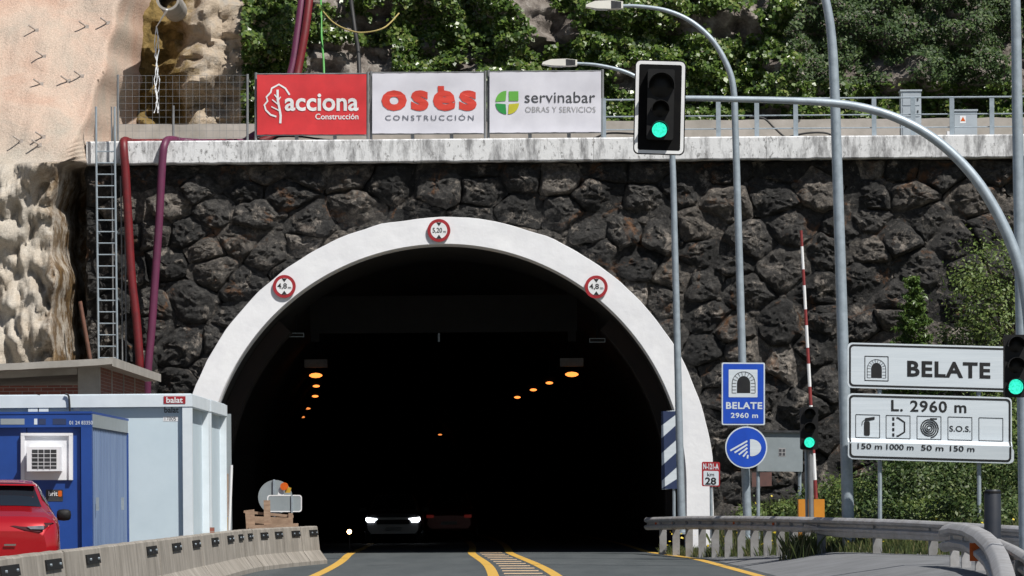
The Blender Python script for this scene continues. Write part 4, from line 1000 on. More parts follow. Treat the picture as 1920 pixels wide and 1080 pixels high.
for x, y, d in ((1790, 992, 65.1), (1812, 1000, 63.8), (1838, 1010, 61.3), (1860, 1030, 58), (1873, 1060, 54)):
    p = at(x, y, d+.15); g = gz(p.x, p.y); b = MB(); b.box((p.x-.07, p.y, g-.05), (p.x+.07, p.y+.1, p.z-.06)); b.build('post', M['galv_rail'], t)
b = MB(); p = at(1831, 1035, 61.2, .1); b.box((p.x-.11, p.y-.02, p.z-.13), (p.x+.11, p.y, p.z+.13)); b.build('reflector', M['amber'], t)
t = thing('guardrail', at(1960, 1090, 60), 'guardrail with stacked spacer blocks at the pavement edge under the black post', 'guardrail')
pth = [at(x, y, d)+Vector((0, 0, -.17)) for x, y, d in ((1868, 1008, 66), (1900, 1022, 61), (1930, 1040, 56), (1960, 1065, 50), (2000, 1110, 43))]; beam(t, pth, M['galv_rail'])
for x, y, d in ((1884, 1022, 64), (1902, 1032, 61), (1918, 1045, 58), (1936, 1058, 55)):
    p = at(x, y, d); g = gz(p.x, p.y)-.1; b = MB(); b.box((p.x-.06, p.y+.05, g), (p.x+.06, p.y+.15, p.z)); b.build('post', M['galv_rail'], t)
    b = MB(); b.box((p.x-.12, p.y-.10, p.z-.28), (p.x+.10, p.y+.04, p.z-.04)); b.build('spacer_block', M['galv_rail'], t)

# ================================================================== SITE CABINS AND BUILDING (left)
def bbox(mb, x0, x1, y0, y1, z0, z1): return mb.box((x0, y0, z0), (x1, y1, z1))
# pale modular cabins
d0 = 71.5; xr = at(360, 800, d0).x; zt = at(330, 740, d0).z; zb = .18
def pale_cabin(xl, xr, y0, y1, label, side):
    t = thing('site_cabin', ((xl+xr)/2, y0, .1), label, 'cabin'); bw_ = .16
    for x in (xl, xr-bw_):
        for y in (y0, y1-bw_): b = MB(); bbox(b, x, x+bw_, y, y+bw_, zb, zt-.2); b.build('corner_post', M['cabin_frame'], t)
    for z0, z1 in ((zt-.2, zt), (zb-.1, zb)):
        b = MB(); bbox(b, xl-.01, xr+.01, y0-.012, y0+.17, z0, z1); b.build('end_beam', M['cabin_frame'], t)
        b = MB(); bbox(b, xr-.165, xr+.012, y0+.175, y1+.01, z0, z1); b.build('side_beam', M['cabin_frame'], t)
        b = MB(); bbox(b, xl-.012, xl+.16, y0+.175, y1+.01, z0, z1); b.build('side_beam', M['cabin_frame'], t)
    b = MB(); bbox(b, xl+bw_+.004, xr-bw_-.004, y0+.09, y0+.13, zb+.002, zt-.202); b.build('end_panel', M['cabin_pale'], t)
    b = MB(); bbox(b, xl+.1, xr-.12, y0+.18, y1-.1, zb+.002, zt-.1); b.build('side_panel', M['cabin_pale'], t)
    b = MB(); bbox(b, xl+.02, xr-.02, y0+.02, y1-.02, zt-.02, zt+.02); b.build('roof', M['cabin_frame'], t)
    for k in range(3):
        b = MB(); yy = y0+(y1-y0)*(k+.0)/3+.3; bbox(b, xl+.3, xl+.5, yy, yy+.3, .1, zb-.1); b.build('block', M['concrete'], t)
        b = MB(); bbox(b, xr-.5, xr-.3, yy, yy+.3, .1, zb-.1); b.build('block', M['concrete'], t)
    return t
xj = at(72, 800, d0).x
t1 = pale_cabin(xj+.01, xr, d0, d0+4.1, 'pale blue-white site cabin carrying a small red name plate', 1)
pale_cabin(xj+.01, xr+.02, d0+4.25, d0+8.4, 'pale site cabin standing directly behind the one with the red plate', 1)
pale_cabin(xj-2.62, xj-.01, d0, d0+4.1, 'pale site cabin hidden mostly behind the blue cabin', 0)
b = MB(); plate(b, rrect(307, 743, 348, 757, 1), d0, .02, .006); pl = b.build('name_plate', M['sign_red'], t1); letters(pl, 'balat', (312, 744.5, 343, 755.5), d0, .025, M['white'], .02)
letters(t1, 'balat', (308, 763, 335, 774), d0+.09, .006, M['ink_dark'], .02)
b = MB(); plate(b, rrect(306, 780, 334, 790, 1), d0+.09, .004, .003); pl = b.build('number_plate', M['white'], t1); letters(pl, '17005', (309, 781.5, 330, 788.5), d0+.09, .008, M['ink_dark'], 0)
b = MB(); plate(b, rrect(138, 762, 149, 770, 1), d0+.09, .03, .03); b.build('socket_box', M['ac_white'], t1)
cable('cable', [at(x, y, d0-.05) for x, y in ((122, 738), (128, 741), (130, 752), (131, 772))], .016, M['cable'], 'thin black cable dropping from the pale cabin roof edge')
b = MB(); p = at(386, 995, d0+4.0); b.box((p.x-.02, d0+4.0, p.z-.1), (p.x+.14, d0+4.2, p.z+.06)); tag(b.build('brick_block', M['brick']), 'single red brick block at the foot of the pale cabins', 'brick')
# blue cabin
d1 = 64.2; xr = at(172, 850, d1).x; xl = xr-4.4; zt = at(100, 776, d1).z; yb = d1+6.2; zb = .22
t = thing('blue_site_cabin', ((xl+xr)/2, d1, .1), 'dark blue container cabin with window air conditioner and grey-blue corrugated side', 'cabin')
b = MB(); bbox(b, xl, xr, d1, d1+.16, zt-.2, zt); hb = b.build('header_beam', M['blue_cabin'], t)
b = MB(); bbox(b, xl, xr, d1, d1+.16, zb-.1, zb+.05); b.build('sill_beam', M['blue_cabin'], t)
for x0, x1 in ((xr-.16, xr), (xl, xl+.16)): b = MB(); bbox(b, x0, x1, d1-.004, d1+.16, zb+.052, zt-.202); b.build('corner_post', M['blue_cabin'], t)
b = MB(); bbox(b, xr-.14, xr, yb-.15, yb, zb+.05, zt-.2); b.build('corner_post', M['blue_cabin'], t)
for i in range(5):
    x0 = xl+.17+(xr-xl-.34)*i/5; b = MB(); bbox(b, x0+.008, x0+(xr-xl-.34)/5-.008, d1+.07, d1+.11, zb+.052, zt-.202); b.build('front_panel', M['blue_cabin'], t)
b = MB(); bbox(b, xl+.05, xr-.06, d1+.115, yb-.05, zb, zt-.02); b.build('shell', M['blue_cabin'], t)
b = MB(); bbox(b, xl, xr+.004, d1-.01, yb, zt+.001, zt+.035); b.build('roof', M['blue_cabin'], t)
b = MB(); bbox(b, xr-.1, xr+.006, d1+.165, yb-.155, zt-.2, zt-.002); b.build('side_beam', M['panel_grey'], t)
A, B = [], []; n = 44; 
for i in range(n*2+1):
    y = d1+.17+(yb-d1-.33)*i/(n*2); o = xr-.035+(.022 if (i//2) % 2 else -.022); A.append((o, y, zb-.08)); B.append((o, y, zt-.2))
b = MB(); b.strip(A, B); b.build('corrugated_side', M['blue_corr'], t)
b = MB(); plate(b, [(40, 812), (137, 812), (137, 900), (40, 900)], d1+.07, .03, .05); wf = b.build('window_surround', M['ac_white'], t)
for q in ([(40, 812), (137, 812), (137, 817), (40, 817)], [(40, 817.4), (47, 817.4), (47, 900), (40, 900)], [(130, 817.4), (137, 817.4), (137, 900), (130, 900)]):
    b = MB(); plate(b, q, d1+.07, .07, .04); b.build('frame_bar', M['ac_white'], wf)
b = MB(); a, c = at(55, 884, d1), at(116, 838, d1); bbox(b, a.x, c.x, d1-.32, d1+.038, a.z, c.z); ac = b.build('air_conditioner', M['ac_white'], t)
b = MB(); plate(b, [(60, 843), (106, 843), (106, 879), (60, 879)], d1-.32, .004, .003); b.build('grille_opening', M['dark_steel'], ac)
for y in (850, 858, 866, 873): b = MB(); plate(b, [(60, y), (106, y), (106, y+1), (60, y+1)], d1-.32, .01, .003); b.build('grille_bar', M['ac_white'], ac)
for x in (71, 82, 94): b = MB(); plate(b, [(x, 843), (x+1, 843), (x+1, 879), (x, 879)], d1-.32, .014, .003); b.build('grille_bar', M['ac_white'], ac)
letters(hb, '01 24 83350', (130, 789, 174, 796), d1, .004, M['sign_white'], .0)
for x0, x1 in ((1, 46), (64, 70), (72, 86), (99, 124)):
    b = MB(); plate(b, [(x0, 785), (x1, 785), (x1, 796), (x0, 796)], d1, .004, .003); b.build('label_plate', M['panel_grey'] if x0 < 60 else (M['sign_white'] if x0 < 70 else M['navy']), hb)
b = MB(); plate(b, rrect(86, 918, 118, 940, 1), d1+.07, .005, .003); st = b.build('sticker', M['dark_steel'], t); letters(st, 'brit', (91, 921, 108, 930), d1+.07, .009, M['white'], .01)
b = MB(); plate(b, rrect(109, 920, 116, 931, 2), d1+.07, .009, .002); b.build('sticker_logo', M['amber'], st)
for y in (d1+.7, d1+4.9):
    b = MB(); bbox(b, xr-.012, xr+.03, y, y+.06, 1.25, 1.45); b.build('latch', M['galv'], t)
# brick service building with flat concrete roof
rd = 84.0; zc = at(205, 672, rd); xr = at(186, 700, rd).x; dep = 10.5
t = thing('brick_building', (xr-3, rd, .1), 'small brick service building with an overhanging flat concrete roof slab', 'building')
def roofz(x): return zc.z-.02+.045*(x-zc.x) if x < zc.x else zc.z
for x0, x1, m, nm in ((xr-.42, xr, M['parapet'], 'corner_pillar'), (xr-6.5, xr-.425, M['brick'], 'front_wall')):
    b = MB(); bbox(b, x0, x1, rd, rd+.3, -.1, roofz(xr-6.5)-.20 if nm == 'front_wall' else zc.z-.12); b.build(nm, m, t)
b = MB(); bbox(b, xr-.3, xr-.01, rd+.305, rd+dep, -.1, zc.z-.12); b.build('side_wall', M['brick'], t)
for k in range(1, 4): b = MB(); y = rd+dep*k/4; bbox(b, xr-.31, xr+.012, y, y+.06, -.1, zc.z-.14); b.build('pilaster', M['parapet'], t)
b = MB(); b.prism([(xr-6.5, rd-.006, roofz(xr-6.5)-.26), (xr-.43, rd-.006, roofz(xr-.4)-.26), (xr-.43, rd-.006, roofz(xr-.4)-.1), (xr-6.5, rd-.006, roofz(xr-6.5)-.1)], .31); b.build('lintel', M['parapet'], t)
xe = zc.x+.12; b = MB()
for nx in (0,):
    xsr = np.linspace(xr-7.2, xe, 30); ysr = [rd-.7, rd-.7, rd+dep+.4, rd+dep+.4]
    b.grid([[(x, y, roofz(x)+(0 if j in (1, 2) else -.13)+.012*noise.noise(Vector((x*3, j, 0)))) for x in xsr] for j, y in enumerate(ysr)])
    b.grid([[(x, y, roofz(x)-.13+.012*noise.noise(Vector((x*3, 0 if y < rd else 3, 0)))) for x in xsr] for y in (rd+dep+.4, rd-.7)])
    for xx in (xsr[0], xsr[-1]):
        b.add([(xx, rd-.7, roofz(xx)-.17), (xx, rd+dep+.4, roofz(xx)-.17), (xx, rd+dep+.4, roofz(xx)+.005), (xx, rd-.7, roofz(xx)+.005)], [(0, 1, 2, 3)])
b.build('roof_slab', M['concrete'], t)
# odds and ends between the cabins and the tunnel
d = 86
b = MB(); plate(b, [(415, 776), (433, 776), (435, 1000), (417, 1000)], d, 0, .05); tag(b.build('sheet_panel', M['panel_grey']), 'upright grey-blue sheet panel between the cabins and tunnel mouth', 'panel')
b = MB(); b.tube([at(429, 1005, 84), at(434, 872, 84)], .03, 8); tag(b.build('white_pole', M['white']), 'thin white pole leaning by the grey-blue sheet panel', 'pole')
t = thing('pallet', at(420, 968, 82), 'timber pallet stood on edge beside the white pole', 'pallet')
for i in range(8): b = MB(); y = 892+9*i; plate(b, [(415.5, y), (425, y), (425, y+5), (415.5, y+5)], 82, 0, .08); b.build('slat', M['wood'], t)
b = MB(); plate(b, [(425.2, 888), (428, 888), (428, 968), (425.2, 968)], 82, .01, .1); b.build('bearer', M['wood'], t)
b = MB(); plate(b, rrect(415, 969, 426, 1005, 2), 81, 0, .25); tag(b.build('yellow_canister', M['yellow'], smooth=30), 'yellow plastic canister on the ground beneath the upright pallet', 'canister')

# work-site signs seen from behind, timber on the barrier
d = 92.0
t = thing('round_work_sign', at(515, 985, d), 'round work sign seen from its grey back beside the timber stack', 'road sign')
b = MB(); plate(b, circ(516, 932, 32), d, 0, .03); b.build('sign_back', M['panel_grey'], t)
b = MB(); plate(b, [(512, 899), (516, 899), (516, 1010), (512, 1010)], d, .04, .04); b.build('post', M['galv'], t)
t = thing('warning_lamp', at(532, 925, d-.3), 'orange warning lamp with a yellow battery case on the round sign', 'lamp')
b = MB(); b.tube([at(533, 912, d-.3)+Vector((0, -.05, 0)), at(533, 912, d-.3)+Vector((0, .05, 0))], .085, 16); b.build('lamp_lens', M['amber'], t)
b = MB(); plate(b, [(535, 912), (546, 915), (544, 924), (534, 924)], d-.3, .0, .1); b.build('battery_case', M['yellow'], t)
b = MB(); plate(b, [(523, 914), (531, 914), (533, 932), (520, 932)], d-.3, .0, .03); b.build('bracket', M['white'], t)
t = thing('rectangular_work_sign', at(530, 985, d-.6), 'rectangular work sign seen from its grey back above the barrier end', 'road sign')
b = MB(); plate(b, rrect(502, 929, 565, 959, 4), d-.6, 0, .03); b.build('sign_back', M['panel_grey'], t)
for x in (546,): b = MB(); plate(b, [(x, 928), (x+3, 928), (x+3, 990), (x, 990)], d-.6, .03, .03); b.build('post', M['galv'], t)
b = MB(); frame(b, rrect(501, 928, 566, 960, 5), rrect(503, 930, 564, 958, 4), d-.6, .004); b.build('rim', M['white'], t)
t = thing('timber_stack', at(505, 990, 90.5), 'rough timber boards and uprights stacked behind the barrier end', 'timber')
for q, o in (([(460, 957), (477, 955), (479, 1000), (463, 1000)], .1), ([(495, 938), (507, 938), (508, 990), (496, 990)], .14), ([(541, 962), (549, 962), (549, 992), (541, 992)], .05), ([(457, 957), (550, 966), (550, 971), (457, 962)], .0), ([(476, 968), (543, 971), (543, 985), (476, 985)], -.2), ([(468, 985), (560, 981), (560, 987), (468, 992)], .2)):
    b = MB(); plate(b, q, 90.5, o, .07); b.build('board', M['wood'], t)

# ================================================================== CONCRETE BARRIER
prof = [(-.30, 0), (-.30, .08), (-.14, .30), (-.09, .80), (-.07, .82), (.07, .82), (.09, .80), (.14, .30), (.30, .08), (.30, 0)]
def bpath(s):  # arc parameter = depth
    return float(np.interp(s, [20, 44, 66, 80, 84, 88, 93, 96], [-5.3, -5.3, -5.28, -5.3, -5.25, -4.9, -4.28, -3.95]))
ds_ = [32.2+4.35*i for i in range(12)]+[82.2+2.1*i for i in range(7)]
for i in range(len(ds_)-1):
    a, c = ds_[i], ds_[i+1]-.04
    if a > 92.5: break
    pa, pc = Vector((bpath(a), a, 0)), Vector((bpath(c), c, 0)); dr = (pc-pa).normalized(); nx = Vector((dr.y, -dr.x, 0)); jit = random.uniform(-.015, .015)
    t = thing('concrete_barrier', (pa+pc)/2, ('long concrete barrier segment without a joint plate alongside the blue cabin' if i == 5 else 'long concrete barrier segment in front of the parked red car' if a < 53 else 'long concrete barrier segment alongside the blue cabin' if a < 66 else 'long concrete barrier segment alongside the pale site cabins' if a < 82 else 'short concrete barrier segment in the curved end by the timber stack'), 'barrier', 'concrete barrier segments along the road')
    rows = []
    for k in range(9):
        p = pa.lerp(pc, k/8); rows.append([p+nx*(x+jit)+Vector((0, 0, z+(.008*noise.noise(Vector((p.y*4, x*9, i)))) if z > .7 else z)) for x, z in prof])
    b = MB(); b.grid(rows); b.add(rows[0], [tuple(range(10))]); b.add(rows[-1], [tuple(range(10))[::-1]]); b.build('body', M['barrier'], t, smooth=28)
    if i != 5:
        b = MB(); cpt = pc.lerp(pa, .18); q = cpt+nx*(.122+jit)
        u = dr*min(1.25, (c-a)*.36); b.add([q-u+nx*.012+Vector((0, 0, .62)), q+u*.3+nx*.012+Vector((0, 0, .62)), q+u*.3+nx*-.008+Vector((0, 0, .74)), q-u+nx*-.008+Vector((0, 0, .74))], [(0, 1, 2, 3)])
        v = nx*-.03; b.add([Vector(x)+v for x in b.v[:4]], [(3, 2, 1, 0)]); b.add([b.v[0], b.v[1], b.v[5], b.v[4], b.v[3], b.v[2], b.v[6], b.v[7]], [(0, 1, 2, 3), (4, 5, 6, 7), (0, 3, 7, 4), (1, 5, 6, 2)])
        pl = b.build('joint_plate', M['black'], t)
        for f in (-.75, .05):
            b = MB(); p = q+u*f+nx*.004+Vector((0, 0, .68)); b.tube([p, p+nx*.022], .016, 6); b.build('bolt', M['galv'], pl)
# small low lamp at the tunnel mouth
t = thing('low_lamp', at(655, 1035, 111), 'small brilliant round lamp shining low at the tunnel road edge', 'lamp')
b = MB(); p = at(655, 997, 111); b.tube([p+Vector((0, .12, 0)), p+Vector((0, 0, 0))], [.04, .066], 14); b.build('housing', M['black'], t)
b = MB(); b.tube([p+Vector((0, -.004, 0)), p+Vector((0, -.02, 0))], .06, 16); b.build('lens', M['warm_lamp'], t)
b = MB(); b.tube([(p.x, 111.14, 0), (p.x, 111.14, p.z+.02)], .014, 8); b.build('stand', M['black'], t)
b = MB(); b.box((p.x-.15, 110.95, 0.002), (p.x+.15, 111.2, .03)); b.build('base', M['black'], t)

# ================================================================== VEHICLES
def car(name, secs, x, y, z, paint, label, facing=1, wheels=((.85), (3.55)), wr=.34, W=.9, rear=True):
    """secs: (y, zbottom, zbelt, wbelt, ztop, wtop); rear at y=0. facing=1 shows the rear, -1 the front"""
    L = secs[-1][0]; t = thing(name, (x, y, z), label, 'car')
    def ring(s):
        yy, zb, zl, wl, zt, wt = s
        pts = [(wl*.86, zb), (wl*.98, zb+.12), (wl*1.0, zb+(zl-zb)*.45), (wl*.985, zl-.10), (wl*.955, zl), (wt+(wl*.955-wt)*.45, zl+(zt-zl)*.55), (wt, zt-.05), (wt-.07, zt-.005), (wt*.5, zt+.012), (0, zt+.016)]
        return pts
    ys = [s[0] for s in secs]; fine = []
    S6 = np.array(secs, dtype=float)
    for yy in np.unique(np.concatenate([np.linspace(0, L, 46), ys])):
        i = max(0, min(len(ys)-2, int(np.searchsorted(ys, yy)-1))); u = (yy-ys[i])/(ys[i+1]-ys[i]); u2 = u*u*(3-2*u)*.5+u*.5
        fine.append(tuple(S6[i]*(1-u2)+S6[i+1]*u2)[1:]); fine[-1] = (yy,)+fine[-1]
    def P3(px, yy, pz): return Vector((x+px, y+(yy if facing == 1 else L-yy), z+pz))
    rows = []
    for s in fine:
        r = ring(s); full = r+[(-a, c) for a, c in reversed(r[:-1])]; rows.append([P3(a, s[0], c) for a, c in full])
    b = MB(); b.grid(rows); n = len(rows[0]); b.add(rows[0], [tuple(range(n))]); b.add(rows[-1], [tuple(range(n))[::-1]]); body = b.build('body', paint, t, smooth=50)
    fy = np.array([s[0] for s in fine])
    def surf(yy, v):
        i = max(0, min(len(fy)-2, int(np.searchsorted(fy, yy)-1))); u = (yy-fy[i])/(fy[i+1]-fy[i]); j = int(min(n-2, v)); w_ = v-j
        return (rows[i][j]*(1-w_)+rows[i][j+1]*w_)*(1-u)+(rows[i+1][j]*(1-w_)+rows[i+1][j+1]*w_)*u
    def patch(nm, ya, yb, va, vb, m, off=.008, parent=None, nu=10, nv=10):
        P = []
        for i in range(nu+1):
            P.append([])
            for j in range(nv+1):
                yy, v = ya+(yb-ya)*i/nu, va+(vb-va)*j/nv; p = surf(yy, v); e = .02
                du = surf(min(L, yy+e), v)-surf(max(0, yy-e), v); dv = surf(yy, min(n-1.001, v+.05))-surf(yy, max(0, v-.05)); nn = du.cross(dv)
                if nn.length < 1e-9: nn = Vector((0, 0, 1))
                nn.normalize(); cc = Vector((x, p.y, z+.8))
                if nn.dot(p-cc) < 0: nn = -nn
                P[-1].append(p+nn*off)
        b = MB(); b.grid(P); return b.build(nm, m, parent or t, smooth=True)
    for sx in (-1, 1):
        for wy in wheels:
            c = P3(sx*(W-.12), wy, wr); b = MB(); b.tube([c+Vector((-.11, 0, 0)), c+Vector((-.09, 0, 0)), c+Vector((.09, 0, 0)), c+Vector((.11, 0, 0))], [wr-.03, wr, wr, wr-.03], 24); wh = b.build('wheel', M['tyre'], t, smooth=40)
            b = MB(); b.tube([c+Vector((sx*.112, 0, 0)), c+Vector((sx*.125, 0, 0))], wr*.66, 16); b.build('rim', M['rim'], wh)
    return t, body, patch, P3, surf
secs = [(0, .45, .78, .72, .86, .66), (.05, .34, .88, .83, .97, .74), (.16, .28, .98, .88, 1.06, .78), (.42, .25, 1.03, .905, 1.14, .76), (.62, .25, 1.04, .91, 1.19, .72), (1.30, .25, 1.02, .91, 1.53, .60), (1.7, .25, 1.0, .91, 1.57, .60), (2.3, .25, .99, .91, 1.575, .60), (2.8, .25, .98, .91, 1.52, .60), (3.5, .25, .97, .90, 1.07, .74), (4.3, .28, .86, .86, .93, .72), (4.5, .36, .70, .74, .76, .62)]
cx = at(-12, 990, 58).x
t, body, patch, P3, surf = car('parked_car', secs, cx, 58, .12, M['car_red'], 'bright red hatchback car parked behind the concrete barrier by the blue cabin')
patch('rear_window', .66, 1.26, 6.9, 11.1, M['glass']); patch('windscreen', 2.86, 3.42, 6.7, 11.3, M['glass'])
for va, vb in ((4.25, 5.95), (12.05, 13.75)):
    for ya, yb in ((.95, 1.75), (1.8, 2.75)): patch('side_window', ya, yb, va, vb, M['glass'])
for s in (-1, 1):
    b = MB(); pts = [(.22, .945), (.60, .985), (.80, .985), (.865, .945), (.855, .865), (.62, .855), (.42, .885)]
    def rearp(px, pz, o):                                   # point on the tail, stepping out of the body
        best = None
        for yy in np.linspace(0, 1.0, 120):
            k = max(0, min(len(secs)-2, int(np.searchsorted([q[0] for q in secs], yy)-1)))
            i0, i1 = secs[k], secs[k+1]; u = (yy-i0[0])/(i1[0]-i0[0]); wl = i0[3]*(1-u)+i1[3]*u; zt_ = i0[4]*(1-u)+i1[4]*u
            if abs(px) <= wl*.97 and pz <= zt_-.03: best = yy; break
        return P3(px, (best if best is not None else .3)-o, pz)
    b.prism([rearp(s*a, c, .03) for a, c in (pts if s < 0 else pts[::-1])], .03); tl = b.build('tail_lamp', M['tail'], t)
    b = MB(); b.prism([rearp(s*a, c, .045) for a, c in ([(.45, .935), (.68, .95), (.68, .895), (.50, .90)] if s < 0 else [(.45, .935), (.68, .95), (.68, .895), (.50, .90)][::-1])], .012); b.build('lamp_insert', M['tail_clear'], tl)
    c = P3(s*.99, 2.75, 1.08); b = MB(); P = []
    for q in np.linspace(0, math.pi, 8): P.append([c+Vector((.105*math.copysign(abs(math.sin(q)*math.cos(a))**.6, math.cos(a)), .07*math.cos(q), .085*math.copysign(abs(math.sin(q)*math.sin(a))**.6, math.sin(a)))) for a in np.linspace(0, 2*math.pi, 13)])
    b.grid(P); mi = b.build('door_mirror', [M['black']], t, smooth=True); b = MB(); b.tube([c, P3(s*.86, 2.78, 1.0)], .025, 6); b.build('mirror_arm', M['black'], mi)
b = MB(); b.prism([rearp(a, c, .02) for a, c in ((-.22, .955), (.22, .955), (.22, .925), (-.22, .925))][::-1], .015); b.build('light_bar', M['tail'], t)
b = MB(); b.prism([rearp(a, c, .03) for a, c in ((0, .86), (.045, .80), (0, .74), (-.045, .80))], .01); b.build('badge', M['chrome'], t)
b = MB(); b.prism([rearp(a, c, .03) for a, c in ((.14, .70), (.30, .70), (.30, .675), (.14, .675))][::-1], .01); b.build('model_badge', M['chrome'], t)
b = MB(); b.prism([rearp(a, c, .02) for a, c in ((-.62, .52), (.62, .52), (.55, .36), (-.55, .36))][::-1], .02); b.build('bumper_insert', M['black'], t)
b = MB(); b.prism([rearp(a, c, .035) for a, c in ((-.26, .50), (.26, .50), (.26, .41), (-.26, .41))][::-1], .01); b.build('number_plate', M['white'], t)
b = MB(); b.grid([[P3(px, yy, zz_-.02*abs(px)) for px in np.linspace(-.58, .58, 9)] for yy, zz_ in ((1.12, 1.515), (1.02, 1.525), (1.0, 1.505), (1.2, 1.50))]); b.build('roof_spoiler', M['car_red'], t, smooth=40); t.rotation_euler.z = R(6.8)
# oncoming SUV with headlamps on, inside the tunnel
s2 = [(0, .40, .90, .78, 1.0, .7), (.10, .3, 1.0, .88, 1.45, .62), (.5, .28, 1.02, .90, 1.60, .62), (2.2, .28, 1.0, .90, 1.63, .62), (2.75, .28, .99, .90, 1.58, .62), (3.4, .28, .98, .89, 1.10, .76), (4.15, .3, .94, .86, .99, .76), (4.3, .36, .80, .80, .86, .7)]
xs_ = at(737, 990, 134).x
t, body, patch, P3, surf = car('oncoming_car', s2, xs_, 134, -.06, M['car_dark'], 'dark grey SUV driving out of the tunnel with both headlamps lit', -1, (.8, 3.45), .35)
patch('windscreen', 2.8, 3.36, 6.7, 11.3, M['glass'])
for va, vb in ((4.25, 5.95), (12.05, 13.75)): patch('side_window', .6, 2.7, va, vb, M['glass'])
b = MB(); b.box(P3(-.52, 4.335, .66)-Vector((0, .01, 0)), P3(.52, 4.29, .80)); b.build('grille', M['black'], t)
b = MB(); b.box(P3(-.26, 4.345, .46)-Vector((0, .01, 0)), P3(.26, 4.30, .57)); b.build('number_plate', M['ink_grey'], t)
for s in (-1, 1):
    b = MB(); b.prism([P3(s*a, 4.335, c) for a, c in ([(.50, .84), (.84, .88), (.86, .80), (.80, .72), (.58, .72), (.56, .79), (.50, .80)][::(1 if s < 0 else -1)])], .02); b.build('headlamp', M['headlight'], t)
    c = P3(s*1.0, 2.8, 1.12); b = MB(); b.box(c-Vector((.1, .05, .07)), c+Vector((.1, .05, .07))); b.build('door_mirror', M['black'], t)
# car driving in, tail lamps glowing
t, body, patch, P3, surf = car('departing_car', secs, at(842, 990, 140).x, 140, -.04, M['car_maroon'], 'dark maroon car heading into the tunnel with dim red tail lamps')
patch('rear_window', .66, 1.26, 6.9, 11.1, M['glass'])
for s in (-1, 1):
    b = MB(); b.box(P3(s*.62-.12, -.012, .80), P3(s*.62+.12, .06, .90)); b.build('tail_lamp', M['taillight'], t)
b = MB(); b.box(P3(-.26, -.02, .58), P3(.26, .05, .68)); b.build('number_plate', M['ink_grey'], t)

# ================================================================== TREES, SHRUBS, WEEDS
def blob(n, c, r, g, K_=14, spread=.33, shell=.5):
    cs = g.normal(0, 1, (K_, 3)); cs /= np.linalg.norm(cs, axis=1)[:, None]; cs *= (g.uniform(shell, 1, K_)**.6)[:, None]; cs[:, 2] = np.abs(cs[:, 2])*1.0-.15*(g.random(K_))
    k = g.integers(0, K_, n); p = cs[k]+g.normal(0, spread, (n, 3))*g.uniform(.5, 1, (K_,))[k][:, None]
    P = p*np.array(r)+np.array(c); N = p+np.array([0.1, -.3, .5]); N /= np.linalg.norm(N, axis=1)[:, None]
    return P, N, cs*np.array(r)+np.array(c)
def shrub(px, py, d, rx, rz, n, m, label, seed, leaf=.10, asp=.5, cat='shrub', group='shrubs on the grass bank'):
    g = np.random.default_rng(seed); p = at(px, py, d); base = Vector((p.x, d, gz(p.x, d)-.05)); h = max(.3, p.z-base.z)
    t = thing('leafy_shrub', base, label, cat, group); rz2 = h/1.25
    P, N, cs = blob(n, (p.x, d, base.z+.18*h), (rx, rx*.9, rz2), g, max(8, n//170), .24)
    P[:, 2] = np.maximum(P[:, 2], base.z+.02); leafmesh('foliage', P, N, leaf, m, t, seed=seed, asp=asp)
    for i in range(min(7, len(cs))):
        b = MB(); b.tube([base+Vector((g.normal(0, .08), g.normal(0, .08), 0)), base.lerp(Vector(cs[i]), .5)+Vector((0, 0, .1*h)), Vector(cs[i])], [.03, .02, .008], 5); b.build('stem', M['bark'], t)
SH = [(1450, 935, 97, .8, 1, 2200, 'leaf_bright', 'low pale green shrub growing behind the grey sign panel posts'), (1560, 890, 95, 1.0, 1, 3600, 'leaf_mid', 'bushy shrub growing between the orange barrier cabinet and thick lamp post'),
      (1625, 872, 93, 1.1, 1, 3800, 'leaf_bright', 'yellow-green shrub under the near edge of the big sign'), (1700, 850, 92, 1.4, 1, 6000, 'scrub', 'dark dense shrub under the middle of the big sign'),
      (1775, 830, 91, 1.4, 1, 6500, 'leaf_mid', 'mid green shrub directly under the SOS symbol of the big sign'), (1850, 800, 93, 1.5, 1, 7000, 'scrub', 'dark tall shrub behind the black post'),
      (1925, 740, 92, 1.5, 1, 7500, 'leaf_bright', 'tall light green shrub beyond the mast arm post'), (1660, 935, 84, .9, 1, 2600, 'leaf_mid', 'low weedy shrub around the near leg of the big sign'),
      (1745, 930, 84.5, 1.1, 1, 3200, 'leaf_bright', 'low light green shrub between the two legs of the big sign'), (1820, 925, 83, 1.0, 1, 3000, 'leaf_mid', 'low shrub around the far leg of the big sign'),
      (1900, 915, 82, 1.1, 1, 3200, 'leaf_mid', 'low shrub behind the guardrail beyond the black post'), (1590, 975, 86, .7, 1, 1800, 'leaf_bright', 'small weedy shrub at the foot of the thick lamp post'),
      (1990, 760, 90, 1.6, 1, 6000, 'leaf_mid', 'large shrub past the mast arm post beside the far bank'), (1530, 935, 97, .9, 1, 2400, 'leaf_mid', 'low shrub against the stones behind the signal post')]
for i, (px, py, d, rx, rz, n, m, lab) in enumerate(SH): shrub(px, py, d, rx, rz, n, M[m], lab, 40+i)
